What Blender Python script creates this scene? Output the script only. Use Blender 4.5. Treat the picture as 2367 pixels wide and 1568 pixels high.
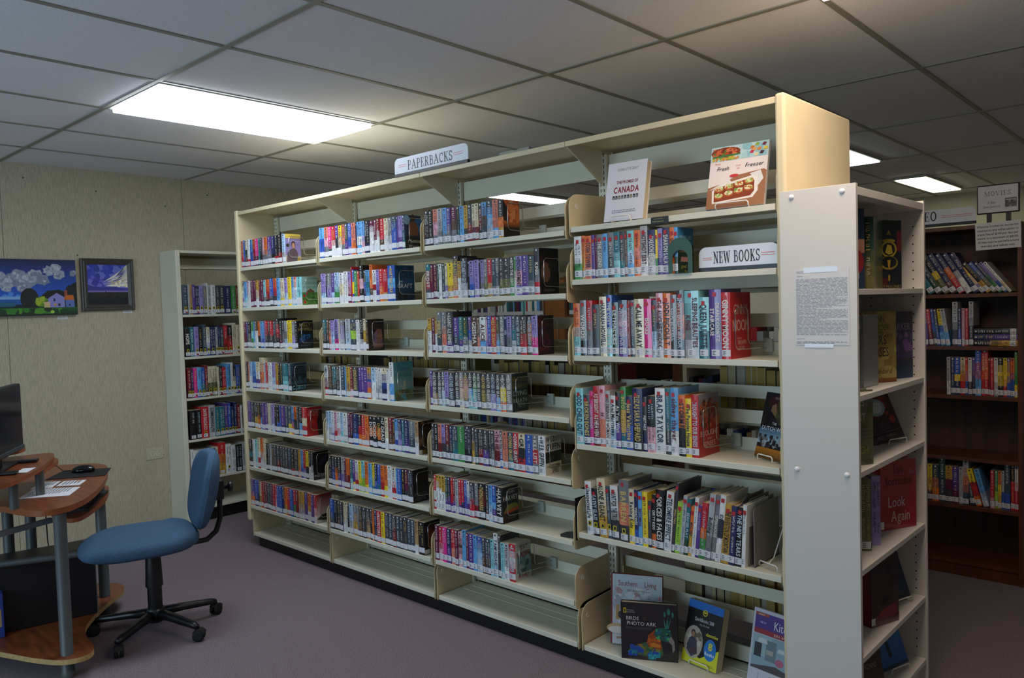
import bpy, bmesh, math, random
from mathutils import Vector, Matrix

SC = bpy.context.scene
for _o in list(bpy.data.objects):
    bpy.data.objects.remove(_o)
COL = SC.collection

# ------------------------------------------------------------------ camera, world, exposure
def rot(axis, a):
    return Matrix.Rotation(a, 4, axis)
cam_d = bpy.data.cameras.new('camera')
cam_d.sensor_fit = 'HORIZONTAL'
cam_d.sensor_width = 36.0
cam_d.lens = 1804.47 / 2367 * 36.0
cam_d.clip_start = 0.05
cam = bpy.data.objects.new('camera', cam_d)
COL.objects.link(cam)
cam.matrix_world = (Matrix.Translation((4.76758, -2.52397, 1.51857)) @ rot('Z', math.radians(43.0034))
                    @ rot('X', math.radians(87.66137)) @ rot('Z', math.radians(-1.76772)))
SC.camera = cam
w = bpy.data.worlds.new('world')
SC.world = w
w.use_nodes = True
w.node_tree.nodes['Background'].inputs[0].default_value = (0.55, 0.72, 1.0, 1)
w.node_tree.nodes['Background'].inputs[1].default_value = 0.12
SC.view_settings.view_transform = 'Standard'
SC.view_settings.look = 'None'
SC.view_settings.gamma = 1.0
SC.view_settings.use_curve_mapping = False
SC.view_settings.exposure = 0.0
SC.cycles.use_denoising = True
SC.cycles.max_bounces = 8
SC.cycles.diffuse_bounces = 5
SC.cycles.sample_clamp_indirect = 6.0
# radiance of the ceiling lamps (r, g, b) and power of the daylight
L_NEAR, L_WARM, L_FAR, L_GREEN = (10.4, 11.3, 12.4), (10.9, 8.9, 7.4), (6.7, 7.8, 7.2), (9.8, 9.6, 6.6)
DAY = (42, 60, 74)
# daylight through the window in the wall behind the photographer
def area(name, loc, target, sx, sy, power, color):
    d = bpy.data.lights.new(name, 'AREA')
    d.shape = 'RECTANGLE'; d.size = sx; d.size_y = sy; d.energy = power; d.color = color
    o = bpy.data.objects.new(name, d)
    COL.objects.link(o)
    o.location = loc
    o.rotation_euler = (Vector(target) - Vector(loc)).to_track_quat('-Z', 'Y').to_euler()
    return o
area('window_daylight', (1.9, -4.93, 1.45), (1.9, 0, 2.2), 3.0, 1.3, max(DAY), tuple(v / max(DAY) for v in DAY) if max(DAY) > 0 else (1, 1, 1))

# ------------------------------------------------------------------ colour and material helpers
def lin(v):
    return v / 12.92 if v <= 0.04045 else ((v + 0.055) / 1.055) ** 2.4
def hexc(h):
    h = h.lstrip('#')
    return tuple(lin(int(h[i:i + 2], 16) / 255) for i in (0, 2, 4))
PAL = {k: hexc(v) for k, v in dict(
    K='1c1c20', k='3c3c42', g='77797d', s='aeb0b4', W='e2e2e0', c='dccfae', n='232c5a', b='2f57b0', u='62a4dc', a='a9c6e0',
    t='236f7c', T='86ccd2', p='5a3c8c', l='9a88c6', v='64183f', m='e0308c', P='dca2b0', r='c42430', d='7c1a20', o='e2702c',
    S='d87c64', y='f0d02c', Y='c89a3c', G='3f8c4a', D='1e4634', L='9cc840', O='6a683c', B='5c4030', h='b08c60', e='3a4a58').items()}
NAMES = dict(K='black', k='charcoal', g='grey', s='silver grey', W='white', c='cream', n='navy', b='blue', u='sky blue', a='pale blue',
    t='teal', T='aqua', p='purple', l='lilac', v='plum', m='hot pink', P='pale pink', r='red', d='dark red', o='orange',
    S='salmon', y='yellow', Y='mustard', G='green', D='dark green', L='lime', O='olive', B='brown', h='tan', e='slate')
def C(x):
    if isinstance(x, tuple):
        return x
    return PAL[x] if x in PAL else hexc(x)
def mix(a, b, t):
    return tuple(a[i] * (1 - t) + b[i] * t for i in range(3))
def lum(c):
    return 0.2126 * c[0] + 0.7152 * c[1] + 0.0722 * c[2]

MATS = {}
def nodes_of(name):
    m = bpy.data.materials.new(name)
    m.use_nodes = True
    nt = m.node_tree
    return m, nt, nt.nodes['Principled BSDF']
def mat(name, col, rough=0.5, metal=0.0, noise=0.0, scale=40.0, stretch=(1, 1, 1), bump=0.0, spec=0.5, col2=None, detail=4.0):
    if name in MATS:
        return MATS[name]
    m, nt, b = nodes_of(name)
    c = C(col)
    b.inputs['Roughness'].default_value = rough
    b.inputs['Metallic'].default_value = metal
    b.inputs['Specular IOR Level'].default_value = spec
    b.inputs['Base Color'].default_value = (*c, 1)
    if noise or bump:
        tc = nt.nodes.new('ShaderNodeTexCoord')
        mp = nt.nodes.new('ShaderNodeMapping')
        mp.inputs['Scale'].default_value = stretch
        nt.links.new(tc.outputs['Object'], mp.inputs[0])
        nz = nt.nodes.new('ShaderNodeTexNoise')
        nz.inputs['Scale'].default_value = scale
        nz.inputs['Detail'].default_value = detail
        nt.links.new(mp.outputs[0], nz.inputs['Vector'])
        if noise:
            rp = nt.nodes.new('ShaderNodeValToRGB')
            c2 = C(col2) if col2 else tuple(max(0, v * (1 - noise)) for v in c)
            c1 = c if col2 else tuple(min(1, v * (1 + noise * 0.6)) for v in c)
            rp.color_ramp.elements[0].position = 0.35
            rp.color_ramp.elements[1].position = 0.65
            rp.color_ramp.elements[0].color = (*c2, 1)
            rp.color_ramp.elements[1].color = (*c1, 1)
            nt.links.new(nz.outputs['Fac'], rp.inputs[0])
            nt.links.new(rp.outputs[0], b.inputs['Base Color'])
        if bump:
            bp = nt.nodes.new('ShaderNodeBump')
            bp.inputs['Strength'].default_value = bump
            bp.inputs['Distance'].default_value = 0.002
            nt.links.new(nz.outputs['Fac'], bp.inputs['Height'])
            nt.links.new(bp.outputs[0], b.inputs['Normal'])
    MATS[name] = m
    return m
def vmat(name, rough, spec=0.5, coat=0.0, noise=0.0):
    if name in MATS:
        return MATS[name]
    m, nt, b = nodes_of(name)
    at = nt.nodes.new('ShaderNodeAttribute')
    at.attribute_name = 'Col'
    src = at.outputs['Color']
    if noise:
        nz = nt.nodes.new('ShaderNodeTexNoise')
        nz.inputs['Scale'].default_value = 90
        tc = nt.nodes.new('ShaderNodeTexCoord')
        nt.links.new(tc.outputs['Object'], nz.inputs['Vector'])
        mr = nt.nodes.new('ShaderNodeMapRange')
        mr.inputs['To Min'].default_value = 1 - noise
        mr.inputs['To Max'].default_value = 1 + noise
        nt.links.new(nz.outputs['Fac'], mr.inputs['Value'])
        mx = nt.nodes.new('ShaderNodeVectorMath')
        mx.operation = 'SCALE'
        nt.links.new(src, mx.inputs[0])
        nt.links.new(mr.outputs[0], mx.inputs['Scale'])
        src = mx.outputs[0]
    nt.links.new(src, b.inputs['Base Color'])
    b.inputs['Roughness'].default_value = rough
    b.inputs['Specular IOR Level'].default_value = spec
    b.inputs['Coat Weight'].default_value = coat
    b.inputs['Coat Roughness'].default_value = 0.12
    MATS[name] = m
    return m
def emit(name, col, s=1.0):
    s = max(max(col), 1e-6); col = tuple(v / s for v in col)
    m = bpy.data.materials.new(name)
    m.use_nodes = True
    nt = m.node_tree
    nt.nodes.clear()
    e = nt.nodes.new('ShaderNodeEmission')
    e.inputs[0].default_value = (*col, 1)
    e.inputs[1].default_value = s
    o = nt.nodes.new('ShaderNodeOutputMaterial')
    nt.links.new(e.outputs[0], o.inputs[0])
    MATS[name] = m
    return m

STEEL = mat('cream enamel steel', 'dad6c2', 0.42, spec=0.45, noise=0.03, scale=6)
STEEL_END = mat('cream enamel end steel', 'd6c8a4', 0.4, spec=0.4, noise=0.03, scale=6)
BLACK = mat('black plastic', '121316', 0.38)
RUBBER = mat('black rubber', '0e0e10', 0.7)
KICK = mat('black kick plate', '0c0b0c', 0.5)
DARK = mat('dark slot', '0a0a0a', 0.9)
CHROME = mat('chrome wire', 'c8c8c8', 0.22, metal=1.0)
WHITEWIRE = mat('white coated wire', 'e6e2dc', 0.4)
CLEAR = mat('clear plastic block', 'b4bab2', 0.2)
LAMWHITE = mat('white laminate', 'd8d4cc', 0.42, spec=0.4)
PAPER = mat('white paper', 'dcdcdc', 0.7)
PAGES = mat('cream page edges', 'd2c3a0', 0.85, noise=0.12, scale=60, stretch=(14, 1, 1))
CHERRY = mat('cherry laminate', '7a4022', 0.35, noise=0.35, scale=3.2, stretch=(2.2, 12, 6), detail=6)
EDGEB = mat('cherry edge band', '8a4a26', 0.4, noise=0.1, scale=20)
MDF = mat('raw board edge', 'b89a64', 0.7, noise=0.15, scale=60)
WALNUT = mat('brown wood laminate', '5e331c', 0.4, noise=0.3, scale=2.6, stretch=(9, 9, 1.0), detail=6)
WALNUTB = mat('brown wood back board', '4a2a18', 0.5, noise=0.3, scale=2.6, stretch=(9, 9, 1.0), detail=6)
GREYTUBE = mat('grey painted tube', '4b4f50', 0.45)
FABRIC = mat('blue grey woven fabric', '466380', 0.9, noise=0.4, scale=420, bump=0.35, spec=0.25)
VPRINT = vmat('printed paper', 0.45)
VCOVER = vmat('printed cover', 0.4, coat=0.15)
VJACKET = vmat('glossy jacket cover', 0.28, coat=0.5)
VPAINT = vmat('painted canvas', 0.6, noise=0.25)

# ------------------------------------------------------------------ mesh builder
class MB:
    def __init__(s):
        s.v, s.f, s.c, s.sm, s.m = [], [], [], [], []
        s.M = None
    def add(s, verts, faces, col=None, smooth=False, mi=0):
        n = len(s.v)
        if s.M is not None:
            verts = [s.M @ Vector(p) for p in verts]
        s.v.extend(tuple(p) for p in verts)
        for f in faces:
            s.f.append(tuple(i + n for i in f)); s.c.append(col or (0.8, 0.8, 0.8)); s.sm.append(smooth); s.m.append(mi)
    def box(s, a, b, col=None, mi=0, M=None):
        x0, y0, z0 = a; x1, y1, z1 = b
        v = [(x0, y0, z0), (x1, y0, z0), (x1, y1, z0), (x0, y1, z0), (x0, y0, z1), (x1, y0, z1), (x1, y1, z1), (x0, y1, z1)]
        if M is not None:
            v = [M @ Vector(p) for p in v]
        s.add(v, [(0, 3, 2, 1), (4, 5, 6, 7), (0, 1, 5, 4), (1, 2, 6, 5), (2, 3, 7, 6), (3, 0, 4, 7)], col, False, mi)
    def prism(s, poly, ext, col=None, mi=0, smooth=False):
        """closed polygon of 3D points pushed along the vector ext"""
        n = len(poly); e = Vector(ext)
        v = [Vector(p) for p in poly] + [Vector(p) + e for p in poly]
        nrm = Vector((0, 0, 0))
        for i in range(n):
            nrm += Vector(poly[i]).cross(Vector(poly[(i + 1) % n]))
        flip = nrm.dot(e) < 0
        f0, f1 = tuple(range(n))[::-1], tuple(range(n, 2 * n))
        if flip:
            f0, f1 = f0[::-1], f1[::-1]
        s.add(v, [f0, f1], col, False, mi)
        k = len(s.v) - 2 * n
        for i in range(n):
            j = (i + 1) % n
            q = (k + i, k + j, k + n + j, k + n + i)
            s.f.append(q[::-1] if flip else q); s.c.append(col or (.8, .8, .8)); s.sm.append(smooth); s.m.append(mi)
    def tube(s, pts, r, n=8, col=None, closed=False, caps=True):
        P = [Vector(p) for p in pts]
        m = len(P); rr = r if isinstance(r, (list, tuple)) else [r] * m
        T = []
        for i in range(m):
            a = P[(i - 1) % m] if closed or i > 0 else P[i]
            b = P[(i + 1) % m] if closed or i < m - 1 else P[i]
            T.append((b - a).normalized())
        up = Vector((0, 0, 1)) if abs(T[0].z) < 0.9 else Vector((1, 0, 0))
        N = (up - T[0] * up.dot(T[0])).normalized()
        rings = []
        for i in range(m):
            N = (N - T[i] * N.dot(T[i])).normalized()
            B = T[i].cross(N)
            rings.append([P[i] + (N * math.cos(2 * math.pi * k / n) + B * math.sin(2 * math.pi * k / n)) * rr[i] for k in range(n)])
        v = [p for r_ in rings for p in r_]
        f = []
        for i in range(m if closed else m - 1):
            j = (i + 1) % m
            for k in range(n):
                l = (k + 1) % n
                f.append((i * n + k, i * n + l, j * n + l, j * n + k))
        s.add(v, f, col, True)
        if caps and not closed:
            s.add(rings[0], [tuple(range(n))[::-1]], col); s.add(rings[-1], [tuple(range(n))], col)
    def lathe(s, prof, n=20, M=None, col=None, smooth=True):
        """profile of (r, z) turned about z"""
        v = []
        for r, z in prof:
            for k in range(n):
                a = 2 * math.pi * k / n
                v.append(Vector((r * math.cos(a), r * math.sin(a), z)))
        if M is not None:
            v = [M @ p for p in v]
        f = []
        for i in range(len(prof) - 1):
            for k in range(n):
                l = (k + 1) % n
                f.append((i * n + k, i * n + l, (i + 1) * n + l, (i + 1) * n + k))
        s.add(v, f, col, smooth)
        s.add(v[:n], [tuple(range(n))[::-1]], col); s.add(v[-n:], [tuple(range(n))], col)
    def build(s, name, material, parent=None, loc=None, matrix=None):
        me = bpy.data.meshes.new(name)
        me.from_pydata(s.v, [], s.f)
        mats = material if isinstance(material, (list, tuple)) else [material]
        for m_ in mats:
            me.materials.append(m_)
        me.polygons.foreach_set('use_smooth', s.sm)
        me.polygons.foreach_set('material_index', s.m)
        at = me.color_attributes.new('Col', 'FLOAT_COLOR', 'CORNER')
        buf = []
        for f, c in zip(s.f, s.c):
            buf.extend((c[0], c[1], c[2], 1.0) * len(f))
        at.data.foreach_set('color', buf)
        me.update()
        o = bpy.data.objects.new(name, me)
        COL.objects.link(o)
        if parent is not None:
            o.parent = parent
        if matrix is not None:
            o.matrix_local = matrix
        elif loc is not None:
            o.location = loc
        return o
def bevel(o, w_, seg=2, angle=0.6):
    m = o.modifiers.new('bevel', 'BEVEL')
    m.width = w_; m.segments = seg; m.limit_method = 'ANGLE'; m.angle_limit = angle
    return o
def subsurf(o, n=2):
    m = o.modifiers.new('subdivision', 'SUBSURF')
    m.levels = n; m.render_levels = n
    return o
def tag(o, label, cat, group=None, kind=None):
    o['label'] = label; o['category'] = cat
    if group: o['group'] = group
    if kind: o['kind'] = kind
    return o
def thing(name, label, cat, loc=(0, 0, 0), rz=0.0, group=None, matrix=None):
    o = bpy.data.objects.new(name, None)
    o.empty_display_size = 0.05
    COL.objects.link(o)
    if matrix is not None:
        o.matrix_world = matrix
    else:
        o.location = loc; o.rotation_euler = (0, 0, rz)
    return tag(o, label, cat, group)
def structure(o):
    o['kind'] = 'structure'
    return o
def bx(name, a, b, material, parent=None, bev=0.0):
    m = MB(); m.box(a, b)
    o = m.build(name, material, parent)
    return bevel(o, bev) if bev else o

# ------------------------------------------------------------------ lettering (built-in font, glyphs cached once)
GLY = {}
def make_glyphs():
    chars = 'ABCDEFGHIJKLMNOPQRSTUVWXYZabcdefghijklmnopqrstuvwxyz0123456789.,&\'$:-'
    obs = []
    for bold in (0, 1):
        for ch in chars:
            cu = bpy.data.curves.new('glyph', 'FONT')
            cu.body = ch; cu.size = 1.0; cu.resolution_u = 2; cu.offset = 0.028 if bold else 0.0
            o = bpy.data.objects.new('glyph', cu)
            COL.objects.link(o)
            obs.append((bold, ch, o))
    bpy.context.view_layer.update()
    dg = bpy.context.evaluated_depsgraph_get()
    for bold, ch, o in obs:
        me = o.evaluated_get(dg).to_mesh()
        vs = [(v.co.x, v.co.y) for v in me.vertices]
        fs = [tuple(p.vertices) for p in me.polygons]
        x0 = min(p[0] for p in vs); x1 = max(p[0] for p in vs)
        if ch in 'ABCDEFGHIJKLMNOPQRSTUVWXYZ' and 'cap' not in GLY and ch == 'H':
            GLY['cap'] = max(p[1] for p in vs)
        GLY[(ch, bold)] = ([(p[0] - x0, p[1]) for p in vs], fs, x1 - x0)
        o.evaluated_get(dg).to_mesh_clear()
    for _, _, o in obs:
        cu = o.data
        bpy.data.objects.remove(o)
        bpy.data.curves.remove(cu)
make_glyphs()
CAP = GLY['cap']
def text_layout(t, bold):
    out = []; x = 0.0
    for ch in t:
        if ch in ' _':
            x += 0.26; continue
        g = GLY.get((ch, bold))
        if g is None:
            x += 0.2; continue
        out.append((x, g)); x += g[2] + 0.075
    return out, max(x - 0.075, 0.01)
def put_text(mb, M, t, cx, cy, cap, col, bold=0, italic=0.0, maxw=None, off=0.0003, align='c', sx=1.0):
    """t on the plane M (x right, y up, z out); cap = capital height; centred on (cx, cy)"""
    lay, wd = text_layout(t, bold)
    s = cap / CAP
    kx = s * sx
    if maxw and wd * kx > maxw:
        kx = maxw / wd
    x0 = cx - wd * kx / 2 if align == 'c' else cx
    y0 = cy - cap / 2
    for gx, (vs, fs, _) in lay:
        mb.add([M @ Vector((x0 + (gx + p[0]) * kx + italic * p[1] * s, y0 + p[1] * s, off)) for p in vs], fs, C(col))

# slab-serif stroke letters for the painted signs: strokes as (x0,y0,x1,y1,weight) in a 1-high cell
def _arc(cx, cy, rx, ry, a0, a1, n=9):
    return [(cx + rx * math.cos(math.radians(a0 + (a1 - a0) * i / n)), cy + ry * math.sin(math.radians(a0 + (a1 - a0) * i / n))) for i in range(n + 1)]
HV, TH, SF = 0.17, 0.07, 0.055
SLAB = {
 'P': (.62, [([(.18, 0), (.18, 1)], HV), ([(.18, .96)] + _arc(.36, .72, .2, .24, 90, -90) + [(.18, .48)], .1)], [(.0, .36, 0), (.0, .3, 1)]),
 'A': (.80, [([(.1, 0), (.38, 1)], TH + .02), ([(.38, 1), (.68, 0)], HV), ([(.2, .33), (.58, .33)], TH)], [(-.04, .24, 0), (.5, .84, 0)]),
 'E': (.62, [([(.18, 0), (.18, 1)], HV), ([(.1, .965), (.55, .965)], TH), ([(.18, .5), (.42, .5)], TH), ([(.1, .035), (.57, .035)], TH), ([(.54, .74), (.54, .98)], TH), ([(.56, .02), (.56, .28)], TH), ([(.42, .38), (.42, .62)], TH)], [(.0, .3, 0), (.0, .3, 1)]),
 'R': (.72, [([(.18, 0), (.18, 1)], HV), ([(.18, .96)] + _arc(.36, .74, .19, .22, 90, -90) + [(.18, .52)], .1), ([(.36, .52), (.58, .04)], HV - .03)], [(.0, .34, 0), (.0, .3, 1), (.5, .74, 0)]),
 'B': (.66, [([(.18, 0), (.18, 1)], HV), ([(.18, .96)] + _arc(.34, .74, .17, .22, 90, -90) + [(.18, .52)], .1), ([(.18, .52)] + _arc(.38, .28, .19, .25, 90, -90) + [(.18, .035)], .11)], [(.0, .3, 0), (.0, .3, 1)]),
 'C': (.68, [(_arc(.38, .5, .29, .46, 50, 310, 16), .13), ([(.6, .66), (.6, .96)], TH)], []),
 'K': (.74, [([(.18, 0), (.18, 1)], HV), ([(.24, .42), (.6, .97)], TH), ([(.34, .56), (.62, .03)], HV - .02)], [(.0, .34, 0), (.0, .34, 1), (.46, .76, 0), (.44, .74, 1)]),
 'S': (.58, [(_arc(.29, .74, .19, .22, 30, 270, 10) + _arc(.29, .27, .2, .23, 90, -150, 10), .13), ([(.5, .72), (.5, .98)], TH), ([(.08, .02), (.08, .3)], TH)], []),
 'N': (.78, [([(.16, 0), (.16, 1)], TH), ([(.16, .98), (.62, .03)], HV), ([(.62, 0), (.62, 1)], TH)], [(.0, .3, 0), (.0, .2, 1), (.48, .76, 1)]),
 'W': (1.0, [([(.1, 1), (.3, 0)], HV - .02), ([(.3, 0), (.5, .95)], TH), ([(.5, .95), (.7, 0)], HV - .02), ([(.7, 0), (.9, 1)], TH)], [(-.03, .28, 1), (.76, 1.02, 1)]),
 'O': (.74, [(_arc(.37, .5, .27, .46, 0, 360, 20), .14)], []),
 'M': (.94, [([(.14, 0), (.14, 1)], TH), ([(.14, .98), (.46, .08)], HV - .03), ([(.46, .08), (.78, .98)], TH), ([(.78, 0), (.78, 1)], HV - .02)], [(.0, .28, 0), (.0, .24, 1), (.64, .94, 0), (.68, .94, 1)]),
 'V': (.76, [([(.12, 1), (.38, .02)], HV - .01), ([(.38, .02), (.64, 1)], TH)], [(-.02, .28, 1), (.5, .78, 1)]),
 'I': (.36, [([(.18, 0), (.18, 1)], HV)], [(.02, .34, 0), (.02, .34, 1)]),
 'D': (.74, [([(.18, 0), (.18, 1)], HV), ([(.18, .96), (.32, .96)] + _arc(.34, .5, .3, .46, 90, -90, 12) + [(.18, .04)], .11)], [(.0, .3, 0), (.0, .3, 1)]),
}
def slab_text(mb, M, t, x0, x1, y0, h, col, off=0.0004, weight=1.0):
    ws = [0.4 if ch == ' ' else SLAB[ch][0] + 0.06 for ch in t]
    k = (x1 - x0) / sum(ws); x = x0; li = 0
    for ch, wd in zip(t, ws):
        if ch != ' ':
            _, strokes, serifs = SLAB[ch]
            for pts, wt in strokes:
                wt = wt * weight * 0.5
                for a, b in zip(pts[:-1], pts[1:]):
                    A = Vector((x + a[0] * k, y0 + a[1] * h)); B = Vector((x + b[0] * k, y0 + b[1] * h))
                    d = (B - A)
                    if d.length < 1e-7: continue
                    d.normalize(); n = Vector((-d.y, d.x)) * wt * min(k, h * 0.8)
                    e = d * wt * 0.25 * min(k, h)
                    li += 1
                    mb.add([M @ Vector((p.x, p.y, off + (li % 7) * 2e-5)) for p in (A - n - e, B - n + e, B + n + e, A + n - e)], [(0, 1, 2, 3)], C(col))
            for a, b, top in serifs:
                yy = y0 + (h * (1 - SF) if top else 0)
                li += 1
                mb.add([M @ Vector((x + px * k, yy + py, off + (li % 7) * 2e-5)) for px, py in ((a, 0), (b, 0), (b, SF * h), (a, SF * h))], [(0, 1, 2, 3)], C(col))
        x += wd * k

def frame(o, u, v):
    u = Vector(u).normalized(); v = Vector(v).normalized(); n = u.cross(v)
    M = Matrix((u, v, n)).transposed().to_4x4()
    M.translation = Vector(o)
    return M
def draw(mb, M, W, H, shapes, off=0.0003, seed=1):
    """flat print: coloured shapes in fractions of W x H on the plane M (origin bottom left)"""
    rng = random.Random(seed)
    k = 0
    def poly(pts, c):
        nonlocal k
        k += 1
        z = off + 4e-5 * k
        mb.add([M @ Vector((p[0] * W, p[1] * H, z)) for p in pts], [tuple(range(len(pts)))], C(c))
    for s in shapes:
        t = s[0]
        if t == 'r':
            poly([(s[1], s[2]), (s[3], s[2]), (s[3], s[4]), (s[1], s[4])], s[5])
        elif t == 'e':
            n = s[6] if len(s) > 6 else 18
            poly([(s[1] + s[3] * math.cos(2 * math.pi * i / n), s[2] + s[4] * math.sin(2 * math.pi * i / n)) for i in range(n)], s[5])
        elif t == 'p':
            poly(s[1], s[2])
        elif t == 'g':
            n = s[7] if len(s) > 7 else 10
            for i in range(n):
                a = s[2] + (s[4] - s[2]) * i / n; b = s[2] + (s[4] - s[2]) * (i + 1) / n
                poly([(s[1], a), (s[3], a), (s[3], b), (s[1], b)], mix(C(s[5]), C(s[6]), (i + .5) / n))
                k -= 1
            k += 1
        elif t == 'n':      # irregular patches
            for i in range(s[6]):
                cx = rng.uniform(s[1], s[3]); cy = rng.uniform(s[2], s[4]); r = s[7] * rng.uniform(.5, 1.3)
                q = []
                for j in range(7):
                    a = 2 * math.pi * j / 7; rr = r * rng.uniform(.6, 1.2)
                    q.append((min(s[3], max(s[1], cx + rr * math.cos(a))), min(s[4], max(s[2], cy + rr * math.sin(a) * W / H))))
                poly(q, rng.choice(s[5]))
                k -= 0.75
        elif t == 'l':      # lines of small illegible print
            n = s[6]
            for i in range(n):
                y = s[4] - (s[4] - s[2]) * (i + .5) / n; hh = (s[4] - s[2]) / n * .22; x = s[1]
                end = s[3] if rng.random() > .18 else s[1] + (s[3] - s[1]) * rng.uniform(.3, .9)
                while x < end:
                    e = min(end, x + rng.uniform(.02, .075) * (s[3] - s[1]) * 2)
                    poly([(x, y - hh), (e, y - hh), (e, y + hh), (x, y + hh)], s[5]); k -= 1
                    x = e + .012 * (s[3] - s[1]) * 2
            k += 1
        elif t == 't':
            o = s[6] if len(s) > 6 else ''
            k += 1
            put_text(mb, M, s[1], s[2] * W, s[3] * H, s[4] * H, s[5], bold=1 if 'b' in o else 0, italic=.22 if 'i' in o else 0,
                     maxw=(s[7] if len(s) > 7 else .92) * W, off=off + 4e-5 * k, align='l' if 'L' in o else 'c', sx=.7 if 'n' in o else 1.0)

# ------------------------------------------------------------------ the room
X0, X1, Y0, Y1, ZC = -1.10, 7.0, -5.0, 6.72, 2.5614
CARPET = mat('mauve grey carpet', '93858a', 0.95, noise=0.5, scale=260, bump=0.6, spec=0.1, col2='60545a', detail=6)
TILE = mat('acoustic ceiling tile', 'e8e7e9', 0.95, noise=0.12, scale=300, spec=0.1, bump=0.25, detail=2)
GRIDBAR = mat('ceiling grid bar', '8d8c80', 0.5)
WALLPAPER = mat('woven beige wall vinyl', 'c2b8a0', 0.75, noise=0.3, scale=12, stretch=(26, 26, 1.6), bump=0.15, spec=0.25, col2='a89e86', detail=8)
PAINT = mat('grey beige wall paint', 'c4c0b2', 0.8)

fl = structure(bx('floor', (X0 - .1, Y0 - .1, -0.05), (X1, Y1, 0), CARPET))
fl['label'] = 'mauve grey speckled carpet'

CM = Matrix.Translation((2.4908, -1.0014, ZC)) @ rot('Z', 0.0109)
T2 = 0.6096
ceil = structure(bx('ceiling', (-4.1, -4.5, .035), (5.0, 8.2, .05), PAINT))
ceil.matrix_world = CM
holes = {(-3, 0), (2, 0)}                       # (column, row) cells taken by the two big troffers
tm = MB(); tm.box((0.010, 0.010, 0.004), (T2 - .010, 2 * T2 - .010, .02))
tile0 = tm.build('ceiling_tile', TILE, ceil, loc=(0, 0, 0))
first = True
for i in range(-6, 8):
    for j in range(-4, 7):
        if (i, j) in holes: continue
        o = tile0 if first else tile0.copy()
        if not first:
            COL.objects.link(o); o.parent = ceil
        first = False
        o.location = (i * T2, j * 2 * T2, 0)
bm_ = MB(); bm_.box((-.012, -4.4, 0), (.012, 8.1, .006)); bm_.box((-.003, -4.4, .006), (.003, 8.1, .034))
tee0 = bm_.build('grid_bar', GRIDBAR, ceil)
for i in range(-6, 9):
    o = tee0 if i == -6 else tee0.copy()
    if i != -6: COL.objects.link(o); o.parent = ceil
    o.location = (i * T2, 0, 0)
bm_ = MB(); bm_.box((-4.0, -.012, -.001), (4.9, .012, .006)); bm_.box((-4.0, -.003, .006), (4.9, .003, .034))
run0 = bm_.build('grid_bar', GRIDBAR, ceil)
for j in range(-3, 7):
    o = run0 if j == -3 else run0.copy()
    if j != -3: COL.objects.link(o); o.parent = ceil
    o.location = (0, j * 2 * T2, 0)

# walls
wl = structure(bx('wall_left', (X0 - .1, Y0, 0), (X0 - .006, Y1, ZC + .03), PAINT))
ys = [Y0 + .01, -3.42, -2.23, -1.04, .15, 1.34, 2.53, 3.72, 4.91, 6.10, Y1]
for a, b in zip(ys[:-1], ys[1:]):
    bx('wall_panel', (X0 - .006, a + .0015, .0), (X0, b - .0015, ZC + .004), WALLPAPER, wl)
m = MB()
for y, z in ((-.905, 2.47), (.35, 2.46), (-.46, 2.42), (-.6, 1.97), (.02, 2.35)):
    m.box((X0 - .001, y - .004, z - .004), (X0 + .0006, y + .004, z + .004))
m.build('nail_hole', DARK, wl)['kind'] = 'stuff'
structure(bx('wall_back', (X0 - .1, Y1, 0), (X1, Y1 + .1, ZC + .03), PAINT))
structure(bx('wall_right', (X1, Y0 - .1, 0), (X1 + .1, Y1 + .1, ZC + .03), PAINT))
m = MB()
m.box((X0 - .1, Y0 - .1, 0), (X1, Y0, .75)); m.box((X0 - .1, Y0 - .1, 2.15), (X1, Y0, ZC + .03))
m.box((X0 - .1, Y0 - .1, .75), (.3, Y0, 2.15)); m.box((3.5, Y0 - .1, .75), (X1, Y0, 2.15))
structure(m.build('wall_front', PAINT))
m = MB()
for a, b in (((.3, .75), (3.5, .80)), ((.3, 2.10), (3.5, 2.15)), ((.3, .8), (.35, 2.1)), ((3.45, .8), (3.5, 2.1)), ((1.88, .8), (1.92, 2.1))):
    m.box((a[0], Y0 - .09, a[1]), (b[0], Y0 - .02, b[1]))
structure(m.build('window_1', LAMWHITE))

# ceiling lights: frame and glowing diffuser
EC = emit('lamp cool white', L_NEAR)
EW = emit('lamp warm white', L_WARM)
EF = emit('lamp white', L_FAR)
EG = emit('lamp yellow green white', L_GREEN)
FRAMEW = mat('white lamp frame', 'b9bbb6', 0.5)
def troffer(label, x0, y0, x1, y1, z, e, drop=.012, M=None):
    t = thing('ceiling_light', label, 'light', matrix=(M or Matrix()) @ Matrix.Translation(((x0 + x1) / 2, (y0 + y1) / 2, z)), group='ceiling lights')
    a, b = (x1 - x0) / 2, (y1 - y0) / 2
    f = MB(); r = .018
    for p, q in (((-a, -b), (a, -b + r)), ((-a, b - r), (a, b)), ((-a, -b + r), (-a + r, b - r)), ((a - r, -b + r), (a, b - r))):
        f.box((p[0], p[1], -.004), (q[0], q[1], .03))
    f.build('frame', FRAMEW, t)
    d = MB(); d.box((-a + r, -b + r, -drop), (a - r, b - r, .02))
    d.build('diffuser', e, t)
    return t
troffer('big glowing ceiling light nearest the paneled wall', -3 * T2 + .012, .012, -2 * T2 - .012, 2 * T2 - .012, 0, EC, .022, M=CM)
troffer('warm ceiling light above the front of the new books bay', 2 * T2 + .012, .012, 3 * T2 - .012, 2 * T2 - .012, 0, EW, .035, M=CM)
troffer('narrow ceiling light seen through the gap under the canopy', -.33, 2.36, -.03, 3.58, ZC - .012, EF)
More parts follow.
